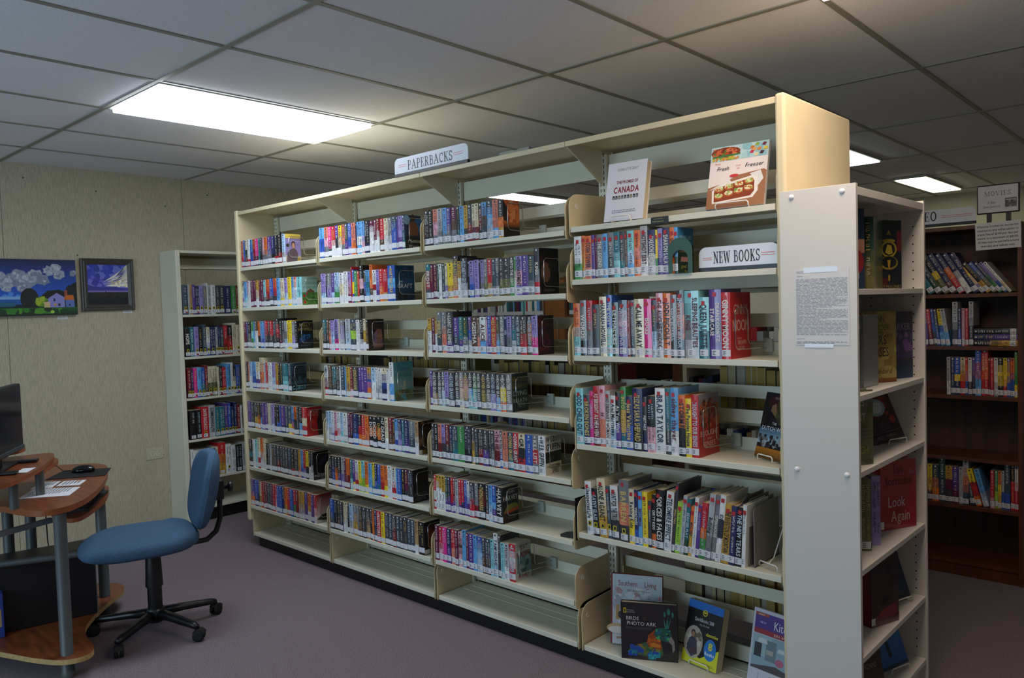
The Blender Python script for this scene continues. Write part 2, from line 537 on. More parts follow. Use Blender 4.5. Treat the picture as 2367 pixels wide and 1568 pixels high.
troffer('narrow ceiling light whose end peeps over the shelving canopy', 1.09, 1.35, 1.36, 2.56, ZC - .012, EF)
troffer('white ceiling light half hidden behind the shelving end panel', 2.49, 2.62, 2.77, 3.83, ZC - .012, EF)
troffer('yellow green ceiling light farthest away near the movies sign', 2.49, 4.98, 2.77, 6.2, ZC - .012, EG)

# ------------------------------------------------------------------ the long steel shelving
BAY = 0.914
Z13 = [1.829, 1.569, 1.308, 1.048, .787, .53, .275]
Z4 = [1.838, 1.623, 1.311, .945, .573]
sh = thing('library_shelving', 'long cream steel double sided shelving in four bays full of books', 'shelving', (0, 0, 0))
for xa, xb in ((-.017, .017), (3.639, 3.673)):
    o = bx('end_panel', (xa, -.008, .17), (xb, .586, 2.198), STEEL_END, sh, bev=.009)
kick = bx('kick_plate', (.05, .036, 0), (3.62, .545, .066), KICK, sh)
ARC = [(0.055 - .055 * math.cos(a), 0.085 + .055 * math.sin(a)) for a in [math.pi / 2 * i / 6 for i in range(7)]]
BR = [(.02, -.04), (.006, -.036), (0, -.026)] + ARC + [(.25, .146), (.25, -.06), (.14, -.046)]
BRB = [(0.012, -.026)] + [(.012 + a, b + .028) for a, b in ARC] + [(.27, .176), (.27, -.026)]
def bracket(x, z, mir=False, base=False):
    m = MB(); P = BRB if base else BR
    f = (lambda y: .578 - y) if mir else (lambda y: y)
    m.prism([(x, f(a), z + b) for a, b in P], (.004, 0, 0))
    o = m.build('shelf_bracket', STEEL_END, sh)
    bevel(o, .0012, 1)
    if not mir:
        d = MB()
        M = Matrix.Translation((x + .004, .052 if base else .05, z + (.115 if base else .088))) @ rot('Y', math.pi / 2)
        d.lathe([(.011, 0), (.010, .0025), (.0065, .003), (.006, .001)], 16, M)
        d.build('rivet', STEEL, o, matrix=Matrix())
    return o
def shelf(k, z, mir=False, base=False):
    xa, xb = k * BAY + .018, (k + 1) * BAY - .018
    if k == 0: xa = .026
    if k == 3: xb = 3.632
    f = (lambda y: .578 - y) if mir else (lambda y: y)
    m = MB(); y0 = .015 if base else 0.0; y1 = .285 if base else .25
    prof = [(y0, 0), (y0, -.022), (y0 + .013, -.022), (y0 + .013, -.004), (y1, -.004)] + ([] if base else [(y1, .05), (y1 - .003, .05)]) + [(y1 - (0 if base else .003), 0)]
    if base: prof = [(y0, 0), (y0, -.022), (y0 + .013, -.022), (y0 + .013, -.004), (y1, -.004), (y1, 0)]
    m.prism([(xa, f(a), z + b) for a, b in prof], (xb - xa, 0, 0))
    o = m.build('shelf', STEEL, sh)
    bevel(o, .0022, 2)
    if base and not mir:
        for yy in (.16, .215):
            r = MB(); r.box((xa + .03, yy, z), (xb - .01, yy + .003, z + .0015)); r.build('ridge', STEEL, o)
    if not base:
        r = MB(); r.box((xa, min(f(.247), f(.25)), z + .105), (xb, max(f(.247), f(.25)), z + .155)); r.build('back_rail', STEEL, sh)
    return o
for k in range(4):
    zs = Z4 if k == 3 else Z13
    for z in zs:
        shelf(k, z); bracket(k * BAY + (.017 if k == 0 else .010), z)
        bracket((k + 1) * BAY - (.020 if k == 3 else .012), z)
    shelf(k, .09, base=True); bracket(k * BAY + (.018 if k == 0 else .008), .09, base=True)
    bracket((k + 1) * BAY - (.024 if k == 3 else .012), .09, base=True)
    # far side of the unit
    for z in [1.829, 1.569, 1.308, 1.03, .76, .49, .24]:
        shelf(k, z, mir=True)
        bracket(k * BAY + (.019 if k == 0 else .006), z, mir=True)
    m = MB(); xa, xb = k * BAY + .001, (k + 1) * BAY - .001
    if k == 0: xa = .018
    if k == 3: xb = 3.638
    m.prism([(xa, a, b) for a, b in [(0, 2.19), (0, 2.168), (.01, 2.168), (.01, 2.185), (.568, 2.185), (.568, 2.168), (.578, 2.168), (.578, 2.19)]], (xb - xa, 0, 0))
    bevel(m.build('canopy', STEEL_END, sh), .002, 2)
    bx('stretcher', (xa + .02, .276, 2.07), (xb - .02, .284, 2.165), STEEL, sh)
    bx('stretcher', (xa + .02, .276, .1), (xb - .02, .284, .16), STEEL, sh)
    if k:
        for mir in (0, 1):
            f = (lambda y: .578 - y) if mir else (lambda y: y)
            m = MB(); m.prism([(k * BAY, f(a), b) for a, b in ((.012, 2.184), (.012, 2.168), (.25, 2.03), (.25, 2.184))], (.004, 0, 0))
            m.build('canopy_bracket', STEEL, sh)
for k in range(5):
    x = k * BAY + (.042 if k == 0 else -.042 if k == 4 else 0)
    m = MB(); m.box((x - .021, .256, .02), (x + .021, .272, 2.166)); m.box((x - .021, .288, .02), (x + .021, .302, 2.166))
    m.box((x - .012, .272, .02), (x - .008, .288, 2.166))
    u = m.build('upright', STEEL, sh)
    s = MB()
    for i in range(82):
        z = .1 + i * .0254
        for dx in (-.010, .007):
            s.box((x + dx - .0016, .2550, z), (x + dx + .0016, .2565, z + .014))
    s.build('slot', DARK, u)['kind'] = 'stuff'

# ------------------------------------------------------------------ books
# row: start x mm, shelf mm, code of the end cover, then width mm + colours of the spine from top to bottom
#      (^height mm, <lean degrees, =title on the spine)
ROWS = {
'S1R1':(33,1829,'C3','26Sr 25bp 31cDB 29WWr 33ubb 35orv 38mv 20t 27kK 24Pg 40oog 46pg 39nK 41KKr 43Kd 37as'),
'S1R2':(7,1569,'C4','25BWl 40uuT 19PW 20W 23v 25v 28v 34YW 29v 29v 32Tg 46ork 42bbk 44ork 41u 49ccy 37la 42y 29ua 34SWa 57TTW'),
'S2R1':(900,1829,'C1','52ubb 41SPg 33mmD 39rrW 32pkW 32yYW 31Sg 31ep 33bl 40SSo 11nd 46uWu 25uP 45Kn 38vWW 24vW 27dW 37rB 35cW 33gs 43ebb 11p 35lp 21nt'),
'S2R2':(906,1569,'C2','51la 13K 46gl 29pa 47aaG 42WcW 42W 31lPv 10r^196 18byb^179 32G 21r 37KPK^199 20ebn 35utu 25ooB^197 34WrW 29lp 34ro 37rh 63bub^183=MARTINA_COLE'),
'S3R1':(1814,1829,'C5','34K 31K 38SPg 36sg 32ug 31pg 40vBg 11K 13Kt 30uu 27Yk 31kd 23cv 22cd 24kdK 31uBe 39eus 37SSu 33KoY'),
'S3R2':(1803,1569,'C6','35tre=FROST 20v 31v 13D 23W 22De 19cl 40yY 38kgS^201=THE_LAST_HEIRESS 24YWW 45kks^186=ELIZABETH_GEORGE 15K 30lb 35l 9K 23lg 26gO 31rrh 25eg 22ges 27kO 41kO 27kG=INTO_THE_LIGHT 13GW 37lPl=ENCHANTMENT 39p 37eg 30kgr^199=KING'),
'S1R3':(3,1308,'C7','35v 17bn 46Kg 28GTG 19u 37BWW 28oK 44ub 18l 35rk 27k 37rk 37k 38KrK^185 34Kv 30kg 35sga 53y 36gl 29K'),
'S2R3':(903,1308,'C8','40teK 25Bk 19BS 39la 39lm=NORA_ROBERTS 13cW 47gls 10K 52sa 53eLe 36W 36Ks 24cYW 23KB'),
'S1R4':(8,1048,'C9','29KB 20Sg 38aW 48ub 52cWp 55coS^199 16a 30rS 50W 42la 29Yo 28K 31k 61tT 35ek'),
'S2R4':(906,1048,'C10','34WWr=MERCY_CREATION 42Bk 22tk 22tk 34ke 13W 38e 13u 38Yh 27dP 51ke=JORDAN_DANE 28p 24p 32p 35Ybo 43aWW 19Ws 32Ws 47cbn 22W 37Wu^202'),
'S1R5':(-16,787,'C11','52p 40k 45kY 34Ko 17nu 44p 38p 32cW 16s 37la 26K 37Kb 16b 51pn 36e 40ey 30ubo 34oKe 24k 39Ku 53rcr'),
'S2R5':(909,787,'C12','27aW 27as 26Wl 26Pr 35WP 30aT 42Ws 29v 21vK 53nb 28Kro 32ro 36oS 35KoK=DODD 39KoK=DODD 31KoK=DODD 38K=17_DEAD 30cW 37dB 18KB 26uab 32nl 21t 39np 49ge 28hW'),
'S1R6':(-4,530,'C13','46KtK^178 29W^181 34T^184 39cWr^197 39oW^200 28cW^200 22K 27k 22s 32kB 37k 37kd 36k 31k 31k 35e 40Kr 40k 29YS 29ub 29rl 33yK 28KW 23kW'),
'S2R6':(914,530,'C14','36K 31Kb 31Ko 30Kp 30sl 21v 34od 25tT 25py 33Wr 28yL 32TL 32oy 32u 23yt 27nb 27bt 30or 30oy 37W 37cWr 11u 36b 25K 28vk 39k'),
'S1R7':(-4,275,'C15','46pbo 51bn 19K 20cY 22r 28d 28v 33e 38v 27r 21rP 32b 31b 31n 31oY 31r 40b 30rG 35d 64YYs 39p 38oYW 33p 28rrW'),
'S2R7':(908,275,'C16','40be 35K 26kB 30ke 21cW 21cW 21K 38as 37gY 16g 33kB 36k 36kh 20K 16o 27ne 37r=PROTECTORS 32y 34k 34e 33kd 29e 29k 32k 32e 32e 28hW 45K'),
'S3R3':(1818,1308,'C17','28YWW 26v 16YWW 34ge^198=MERCY 36gS^198 50kp^197=AGAINST_ALL_ENEMIES 37pe 31tp 36Dg 24pbs 41B=GEISHA 17BS 40Wu=ALICE 11Pl 26bp 34rr=HEATHER_GRAHAM 19kOu 30g=HEATHER_GRAHAM 19nK=HG 30lg 27ets 26ke=HEATHER_GRAHAM 39kBr 31koB=HEATHER_GRAHAM 35lm'),
'S3R4':(1838,1048,'C18','21p 35kh=HEATHER_GRAHAM 30kg=HEATHER_GRAHAM 24ea=HEATHER_GRAHAM 30lg 42k=HEATHER_GRAHAM 32ke=HEATHER_GRAHAM 31gSc=HEATHER_GRAHAM 33kPg=HEATHER_GRAHAM 27kuT=HEATHER_GRAHAM 31kGT=HEATHER_GRAHAM 28ke=HEATHER_GRAHAM 33kO=HEATHER_GRAHAM 30kg=HEATHER_GRAHAM 32kl=HEATHER_GRAHAM 27ku=HEATHER_GRAHAM 36kyo=HEATHER_GRAHAM 36g=HEATHER_GRAHAM'),
'S3R5':(1837,787,'C19','20k 29K 24Sd 28lk 29dk 22nk 37et 49G 48kK^178 21kY 24kD 32kd 37kp 17k 20kg 34Pd=THE_HEART 19kb=THE_PROTECTOR 33S 33et=DONNA_GRANT 33rd=DONNA_GRANT 39ckr=GRIFFIN 46bb 32grg=KILL_LIST 40W=W.E.B._GRIFFIN'),
'S3R6':(1830,530,'C20','20rWr 20YWW 21YWW 28YWW 19Dp 19np 17rp 18dp 24s 20rp 18rn 21bp 21Wap 33ker 28gd 46KdK=THOMAS_HARRIS 23kB 23ua 27bup 43K=HARVEY'),
'S3R7':(1825,275,'C21','27v 28rP 33m 30np 32rS 22v 28PBP 28u^182 18v 35p 25u 36bua 21kB 38ek 20T 28Wa^204=TAMI_HOAG 19k^199 24T 30sW 38rWr=KAY_HOOPER'),
'S4R2':(2772,1623,'C22','38WG^175 16oY^176 34oS^173=TOSH_TOWER 17p^175 12v^175 27g^174=THE_LEGEND 25u^175 29gk^177 28tT^177 23kt^177 13B^175 31Tau^176 29oSo^175 32sW^188=HOTSHOT_SEBT 34ns^171=MAROON_BEACH 9yG 21lp^173 30np^173=SHARON_SALA 21oo^172=SHAWNA 15uD^171'),
'S4R3':(2756,1311,'C23','34oT^214 33gK^226=WORDS 30rg^224 36k^208 35cc^238=HANNAH_HOWELL 26bT^243=THE_LOST_CASTLE 31kD^214=LETHAL_LIES 42ePp^221=OATH_OF_HONOR 14d^219 21ge^220 43cc^224=CALL_ME_AWAY 33m^222=BUGS 22ea^217 30Pes^243=THE_ALICE_NETWORK 32o^241=JODI_PICOULT 27gk^235=LISA_JEWELL 31kSe^250=SHATTERED_MIRROR 59Tes^247=SLEEPING_BEAUTIES|KING 42Tt^222=QUEEN_JULIETTE 47pnp^248=DEAN_KOONTZ|STAIRCASE 36r^236=GINNY_MOON'),
'S4R4':(2756,945,'C24','40T^231=ODD_CHILD_OUT 33kn^205=BROKEN_BONES 17m^222=SUSAN_MEISSNER 33rd^242=AS_BRIGHT_AS_HEAVEN 28PS^247=H 24sW^227=NO_ORDINARY_WOMAN 26Wa^209=And_Morrissey 24Kp^224=As_You_Wish 26GYt^246=INTO_THE_NIGHT 32nb^211=Jess_Valentine 46nK^244=ELIZAS_SARA_SHEPARD 18kn^211=MISTAKE 38KP^217 44W^249=BRAD_TAYLOR 24tk^250 34uW^254=sidney_thayer 29oK^228=STORM_FRONT 25y^216=The_Peoples_House 29r^231=BROUGHT_TO_OUR_SENSES'),
'S4R5':(2803,573,'C25','33W^219<-3=Unexpected_Life 30K^194<-3=KATHY_GLASS 42cY^239<-3=ALONE_AGAINST 17e^212<-3 38Wk^218<-2=HUNT_FOR_THE_TRUTH 47gSk^246=BARREN 26cy^216=Raising_Kids 18nb^216=VISHOWES 18u^211=BECOMING 25y^213 16k^182<1 18Ko^208<1=DIRTY_KIDS 35K^231<1=FORCES_&_FACES 32W^231<5=TELOMERE_EFFECT 13k^268<6=SMALL_TALK 23L^197<6 17s^225<6 17tD^216<6=BEAU_GEL_PLAY 14oY^189<6=MEAL_PREP 16W^225<6 16p^198<6 24roG^210<6 24sg^248<7=Bullying 18g^247<7=OPEN_HOUSE 22WkW^250<7=IDEA_BOOK 31Y^219<6=THE_INVENTION_OF_MOUNTAIN 23n^216<5 26K^214<4=THE_NEW_TEARS 15W^225<3'),
}
# front covers seen at the open end of a row: background, then printed shapes (fractions of the cover)
def face(cx, cy, r, skin, hair, coat):
    return [('e', cx, cy + r * .25, r * 1.0, r * .95, hair), ('e', cx, cy, r * .72, r * .8, skin), ('p', [(cx - r * 2.2, cy - r * 3.2), (cx - r * 1.5, cy - r * 1.2), (cx - r * .4, cy - r * .7), (cx + r * .4, cy - r * .7), (cx + r * 1.5, cy - r * 1.2), (cx + r * 2.2, cy - r * 3.2)], coat)]
COV = {
 'C1': ('1a2c4a', [('e', .12, .86, .2, .14, '8db4d8'), ('e', .85, .72, .28, .22, '1d5a94'), ('e', .5, .93, .14, .1, '3a2418'), ('p', [(.2, .4), (.22, .68), (.4, .82), (.62, .82), (.82, .66), (.78, .4)], '7a4a2c'), ('n', .25, .42, .75, .78, ['6a3e24', '8a5836'], 12, .07), ('r', 0, 0, 1, .36, '101614'), ('t', 'Mystical', .55, .24, .1, 'd8d8d0', 'i'), ('t', 'Warrior', .58, .08, .1, 'd8d8d0', 'i')]),
 'C2': ('12456e', [('g', 0, 0, 1, 1, '0c2c4c', '14557f', 8), ('t', 'MARTINA', .5, .93, .12, '0d2438', 'bn'), ('t', 'COLE', .5, .74, .2, '0d2438', 'bn'), ('t', 'THE', .3, .54, .05, 'c9d6dc'), ('t', 'GRAFT', .5, .42, .12, 'd2dde2', ''), ('e', .5, .1, .1, .1, '1a1a1c'), ('e', .2, .12, .1, .1, '1a1a1c')]),
 'C3': ('8a7cae', [('r', 0, .85, 1, 1, 'd8b84a'), ('t', 'Adult Series', .5, .92, .045, '7a6420', 'i'), ('t', 'Second Chances', .5, .76, .05, 'b8b0d0', 'i'), ('r', 0, 0, 1, .25, 'b0a890')] + face(.52, .6, .13, 'c08a6a', '2a1a14', '5c4a50') + [('p', [(.05, 0), (.12, .35), (.3, .45), (.72, .45), (.8, .3), (.74, 0)], '5a4a52'), ('e', .16, .6, .12, .06, '222a1a'), ('e', .85, .12, .1, .1, 'b09030')]),
 'C4': ('9ec2b8', [('t', 'Catherine', .5, .78, .1, '5e8a80', 'i'), ('t', 'Anderson', .5, .63, .1, '5e8a80', 'i'), ('p', [(.3, .48), (.55, .58), (.8, .48), (.8, .42), (.3, .42)], '7a5040'), ('r', 0, 0, 1, .44, '4c7a34'), ('n', 0, 0, 1, .42, ['3c6a2c', '5f9040'], 14, .12), ('e', .13, .32, .07, .05, 'b82030'), ('e', .16, .1, .08, .06, 'b82030'), ('e', .32, .4, .05, .04, 'c03848')]),
 'C5': ('b4541e', [('p', [(0, 1), (.45, .62), (.3, .42), (0, .46)], '1c1412'), ('e', .5, .7, .26, .3, 'd88a5c'), ('e', .42, .72, .14, .04, '9a2c20'), ('n', .3, .4, 1, 1, ['c86a30', 'd07838', 'a84a18'], 18, .13), ('r', 0, 0, 1, .28, '22120c'), ('g', 0, .28, 1, .42, '4a2410', 'b86a20', 5)]),
 'C6': ('17100f', [('e', .32, .48, .24, .22, '6a4834'), ('e', .5, .6, .05, .04, '2c1a14'), ('g', 0, 0, 1, .22, '120c0c', '120c0c', 2), ('r', 0, .72, 1, .82, '2e0e10'), ('t', 'intensive', .5, .1, .07, '6a6664')]),
 'C7': ('0d1018', [('t', 'KELLY', .5, .84, .1, 'a08848', 'b'), ('t', 'HOWELL', .5, .69, .1, 'a08848', 'b'), ('n', .1, .22, .9, .5, ['20407c', '2c6098', '12204a'], 22, .12), ('t', 'SHADOW', .5, .12, .06, '6a6a70')]),
 'C8': ('2a1c16', [('e', .72, .82, .14, .1, '14100e'), ('p', [(.3, .1), (.35, .55), (.6, .7), (.85, .66), (.9, .1)], '8a5a48'), ('p', [(.25, .15), (.3, .5), (.55, .62), (.5, .1)], '7c648c'), ('n', .2, .1, .9, .6, ['6a4634', '94705c', '6c5878'], 14, .08), ('t', 'VALENTINE', .55, .18, .06, 'b08848'), ('t', 'JACKSON', .5, .07, .05, '8a8480')]),
 'C9': ('2a4656', [('r', 0, .36, 1, .62, '14202a'), ('t', 'BLUE', .5, .84, .13, '0f1c26', 'b'), ('t', 'HEAVEN', .5, .68, .13, '0f1c26', 'b'), ('n', .05, .3, .95, .55, ['1a2838', '324658', '0c1218'], 16, .12), ('r', 0, 0, 1, .26, '0c1a20'), ('t', 'C.J.BOX', .5, .13, .13, '5a9aa8', 'b')]),
 'C10': ('5a98a0', [('g', 0, .3, 1, 1, '7c9a94', '4c98a8', 8), ('t', 'TEARS', .45, .8, .09, '4a7880', ''), ('t', 'PARADISE', .5, .66, .09, '4a7880', ''), ('p', [(.4, .2), (.5, .5), (.62, .52), (.6, .2)], 'a8b0a0'), ('n', 0, 0, 1, .28, ['6a6e4c', '7c7a50', '545c40'], 18, .13)]),
 'C11': ('b01c22', [('t', 'SIMON', .5, .86, .1, 'd08070', 'b'), ('t', 'WESTON', .5, .75, .1, 'd08070', 'b'), ('n', .1, .1, .5, .65, ['a01a1e', 'c02a28'], 10, .12), ('p', [(.72, 0), (.66, .5), (.8, .8), (1, .9), (1, 0)], '2a1816'), ('e', .85, .8, .1, .1, '3a2420')]),
 'C12': ('3c2a1c', [('n', 0, 0, 1, 1, ['6a4a28', '2a1c12', '8a6a30', '1c1410'], 26, .14), ('r', 0, 0, .2, .14, 'c8c8c4')]),
 'C13': ('15121a', [('p', [(.3, .55), (.6, .75), (.95, .9), (.9, .7), (.6, .5)], '3c2c4c'), ('t', 'POLAR', .4, .14, .08, 'b0aeb4', 'b'), ('t', 'WINTER', .7, .05, .06, '8a888e')]),
 'C14': ('161416', [('r', .1, .66, .9, .84, '301418'), ('n', .3, .3, .8, .6, ['241c1e', '1c181a'], 8, .12), ('t', 'POWER', .5, .24, .1, '5c5a5c'), ('t', 'GAME', .5, .11, .1, '5c5a5c')]),
 'C15': ('a83038', [('g', 0, .2, 1, 1, 'd8c8c4', '9c2028', 10), ('r', 0, 0, 1, .22, 'b8b4b0'), ('p', [(0, .14), (.3, .28), (.9, .34), (1, .1), (.6, .06)], '3a3020')]),
 'C16': ('1e1410', [('e', .5, .55, .3, .35, '6a2c10'), ('e', .55, .5, .16, .22, '8a5a3c'), ('n', .2, .2, .8, .9, ['7a3410', '4a1e0c', '8c4414'], 16, .12), ('r', 0, .02, .35, .16, 'd0d0cc')]),
 'C17': ('2e1020', [('n', .1, .2, .8, .8, ['4a1230', '5a0e3a', '240c18'], 18, .14), ('t', 'HEATHER', .5, .88, .09, '5a2018', 'b'), ('t', 'GRAHAM', .5, .76, .09, '5a2018', 'b'), ('t', 'NIGHT', .45, .16, .1, '6a1a20', 'b')]),
 'C18': ('1f2c2a', [('t', 'HEATHER', .5, .85, .13, '6a6420', 'bn'), ('t', 'GRAHAM', .5, .68, .13, '6a6420', 'bn'), ('t', 'DYING', .5, .48, .12, '9aa8a0', ''), ('t', 'BREATH', .5, .29, .1, '9aa8a0', ''), ('n', .3, .1, .8, .24, ['3c4a46', '50605a'], 8, .1)]),
 'C19': ('cfc8b4', [('r', 0, .55, 1, 1, 'c8c6c0'), ('t', 'W.E.B.', .34, .9, .13, '2a2a28', 'bn', .6), ('t', 'GRIFFIN', .5, .7, .15, '2a2a28', 'bn'), ('l', .62, .82, .98, .97, '6a6a66', 4), ('r', 0, .3, 1, .58, '1e1e18'), ('n', .05, .32, .95, .56, ['3a3a2c', '2a2c20', '0e0e0c'], 14, .12), ('t', 'THE', .15, .2, .06, '3a342a'), ('t', 'SOLDIER', .6, .2, .1, '3a342a', 'bn', .6), ('t', 'SPIES', .6, .08, .1, '3a342a', 'bn')]),
 'C20': ('1c1c1a', [('t', 'JOHN', .5, .84, .08, 'a0a09c', 'b'), ('t', 'HARVEY', .5, .68, .12, 'c0c0ba', 'b'), ('p', [(.05, .3), (.3, .5), (.8, .52), (1, .42), (.9, .3)], '7a7a28'), ('p', [(0, .28), (.5, .36), (1, .4), (1, .3), (.4, .26)], 'b04a18'), ('g', 0, 0, 1, .26, '141210', '3a2018', 4), ('t', 'WASTED', .55, .14, .09, '6a6660', 'n')]),
 'C21': ('b6bdb8', [('r', .1, .2, 1, .75, '6a8a8c'), ('n', .2, .1, 1, .7, ['4e6a6c', '88a4a2', '3c5254'], 16, .14), ('t', 'KAY', .55, .88, .12, '7a2a24', 'bn'), ('t', 'HOOPER', .5, .7, .12, '9c3a2c', 'bn'), ('t', 'FIRST', .55, .26, .08, '2a2c2a', 'bn'), ('t', 'PROPHET', .5, .1, .09, 'a03028', 'bn')]),
 'C22': ('1f3c2c', [('g', 0, .62, 1, 1, '4a9ac8', '2c7cb4', 6), ('t', 'JILL', .5, .88, .07, '3a5cb0', 'b'), ('t', 'SHALVIS', .5, .78, .08, 'b8d0e4', 'b'), ('p', [(.1, .45), (.2, .62), (.5, .68), (.85, .6), (1, .45)], '6a4a3a'), ('r', 0, 0, 1, .46, '22382a'), ('t', 'good', .35, .16, .07, 'c8c050', ''), ('t', 'k', .88, .16, .07, 'c8c050', ''), ('t', 'list', .5, .05, .07, 'c8c050', ''), ('p', [(.15, .26), (.2, .36), (.6, .36), (.66, .26)], 'c88a8a')]),
 'C23': ('b01c20', [('t', 'GINNY', .5, .74, .15, 'd0a898', 'n', .88), ('t', 'MOON', .5, .5, .17, 'd8b0a0', 'n', .88), ('t', 'A NOVEL', .4, .3, .025, 'd0a898'), ('t', 'BENJAMIN', .55, .24, .06, 'd8a898', 'n', .6), ('t', 'LUDWIG', .5, .15, .06, 'd8a898', 'n', .5), ('l', .2, .92, .8, .95, '8a1014', 1)]),
 'C24': ('a82c20', [('g', 0, .55, 1, 1, '9a3a1c', '8a8c94', 7), ('n', .05, .45, .95, .92, ['9c3a14', 'b85c20', '7a2a14', 'c07830', '5a3020'], 46, .08), ('r', .46, .35, .52, .75, '3a1e14'), ('t', 'BROUGHT', .5, .37, .085, 'd8b8a8'), ('t', 'to our', .5, .28, .04, 'd8b8a8', 'i'), ('t', 'SENSES', .5, .19, .085, 'd8b8a8')]),
}
RB = random.Random(7)
MARK = hexc('3a3a40')
def pseudo(mb, M, x0, x1, cy, cap, col, rng, off):
    """a line of printing too small to read"""
    x = x0; i = 0
    while x < x1 - cap * .2:
        wd = cap * rng.uniform(.25, .7)
        if rng.random() < .16:
            x += cap * .45; continue
        h = cap * rng.choice((.5, .5, .42, .5))
        mb.add([M @ Vector((px, py, off)) for px, py in ((x, cy - h), (x + wd * .36, cy - h), (x + wd * .36, cy + h), (x, cy + h))], [(0, 1, 2, 3)], col)
        if rng.random() < .6:
            yy = cy + cap * rng.choice((-.36, 0, .34))
            mb.add([M @ Vector((px, py, off)) for px, py in ((x + wd * .36, yy - cap * .12), (x + wd, yy - cap * .12), (x + wd, yy + cap * .12), (x + wd * .36, yy + cap * .12))], [(0, 1, 2, 3)], col)
        x += wd + cap * .16; i += 1
def book_geo(B, W, H, D, codes, title=None, hard=False, label=True, red=False, yellow=False, last=False, reddot=False, rng=RB, quick=False):
    """a book standing with its spine to -y, spine foot centred on the origin; B holds one mesh builder per part"""
    a = W / 2; t = .0022 if hard else .0006; bul = min(.0035, W * .09) if hard else min(.0018, W * .05)
    Z = [C(c) for c in codes]
    n = len(Z); R = 11
    cuts = [1.0] if n == 1 else [rng.uniform(.5, .72), 1.0] if n == 2 else [rng.uniform(.32, .45), rng.uniform(.6, .74), 1.0]
    def zone(f):
        for i, q in enumerate(cuts):
            if f <= q: return i
        return n - 1
    cov = B['cover']; xs = [-a, -a * .5, 0, a * .5, a]
    ys = [bul * ((x / a) ** 2 - 1) if a else 0 for x in xs]
    grad = n > 1 and rng.random() < .45
    for r in range(R):
        f0, f1 = r / R, (r + 1) / R
        i = zone((f0 + f1) / 2)
        base = Z[i]
        if grad and i + 1 < n and (cuts[i] - f1) < .16: base = mix(Z[i], Z[i + 1], .45)
        for q in range(4):
            j = rng.uniform(.88, 1.1) if i == 0 else rng.uniform(.7, 1.22)
            c = tuple(min(1, v * j) for v in base)
            z0, z1 = H * (1 - f1), H * (1 - f0)
            cov.add([(xs[q], ys[q], z0), (xs[q + 1], ys[q + 1], z0), (xs[q + 1], ys[q + 1], z1), (xs[q], ys[q], z1)], [(0, 1, 2, 3)], c, True)
    side = Z[0] if n < 3 else mix(Z[0], Z[-1], .5)
    for sx in (-1, 1):
        for i in range(n):
            z1 = H * (1 - (cuts[i - 1] if i else 0)); z0 = H * (1 - cuts[i])
            f = [(0, 1, 2, 3)] if sx > 0 else [(3, 2, 1, 0)]
            cov.add([(sx * a, 0, z0), (sx * a, D, z0), (sx * a, D, z1), (sx * a, 0, z1)], f, Z[i])
        b = sx * (a - t)
        cov.add([(b, 0, 0), (b, D, 0), (b, D, H), (b, 0, H)], [(3, 2, 1, 0)] if sx > 0 else [(0, 1, 2, 3)], (.6, .58, .5))
        A = sx * a
        cov.add([(b, D, 0), (A, D, 0), (A, D, H), (b, D, H)], [(0, 1, 2, 3)] if sx < 0 else [(3, 2, 1, 0)], side)
        cov.add([(b, 0, H), (A, 0, H), (A, D, H), (b, D, H)], [(0, 1, 2, 3)] if sx > 0 else [(3, 2, 1, 0)], side)
    cov.add([(xs[q], ys[q], H) for q in range(5)] + [(a, .0016, H), (-a, .0016, H)], [(0, 1, 2, 3, 4, 5, 6)], side)
    m = .003 if hard else .0004
    B['pages'].box((-a + t, .0012, m), (a - t, D - m - .0008, H - m), C('d0c2a2') if rng.random() < .7 else C('c8c2b4'))
    # spine label, stickers
    M = frame((0, -bul - .0004, 0), (1, 0, 0), (0, 0, 1))
    lz = .006 + rng.uniform(0, .006); lh = .026 if not hard else .024
    if label:
        lw = min(a * 1.0, .016 if hard else .5)
        lb = B['label']
        q5 = [-1, -.5, 0, .5, 1]
        for q in range(4):
            x0, x1 = q5[q] * lw, q5[q + 1] * lw
            y0 = bul * ((x0 / a) ** 2 - 1) - .0005; y1 = bul * ((x1 / a) ** 2 - 1) - .0005
            lb.add([(x0, y0, lz), (x1, y1, lz), (x1, y1, lz + lh), (x0, y0, lz + lh)], [(0, 1, 2, 3)], C('dadade'))
        if last:
            lb.add([(a + .0005, 0, lz), (a + .0005, .012, lz), (a + .0005, .012, lz + lh), (a + .0005, 0, lz + lh)], [(0, 1, 2, 3)], C('dadade'))
        if not quick:
            for i in range(3):
                zz = lz + lh * (.72 - .24 * i)
                lb.add([M @ Vector((px, py, .0004)) for px, py in ((-lw * .7, zz - .0011), (-lw * .7 + lw * rng.uniform(.4, 1.0), zz - .0011), (-lw * .7 + lw * rng.uniform(.4, 1.0), zz + .0011), (-lw * .7, zz + .0011))], [(0, 1, 2, 3)], MARK)
    if red:
        s = B['sticker']; k = min(.0065, a * .8); zz = H - rng.uniform(.016, .028); dx = -rng.uniform(0, .35) * (a - k); an = rng.uniform(-.14, .14)
        s.add([M @ Vector((dx + px * math.cos(an) - py * math.sin(an), zz + px * math.sin(an) + py * math.cos(an), .0009)) for px, py in ((-k, -.0075), (k, -.0075), (k, .0075), (-k, .0075))], [(0, 1, 2, 3)], C('b41c24'))
    if yellow:
        s = B['sticker']; k = min(.0085, a * .85); zz = lz + lh + .012
        s.add([M @ Vector((px, zz + py, .0009)) for px, py in ((-k, -.011), (k, -.011), (k, .011), (-k, .011))], [(0, 1, 2, 3)], C('c8b41c'))
        s.add([M @ Vector((px, zz + py, .0012)) for px, py in ((-k * .6, -.006), (k * .5, -.006), (k * .7, .001), (k * .2, .008), (-k * .5, .006))], [(0, 1, 2, 3, 4)], C('17170f'))
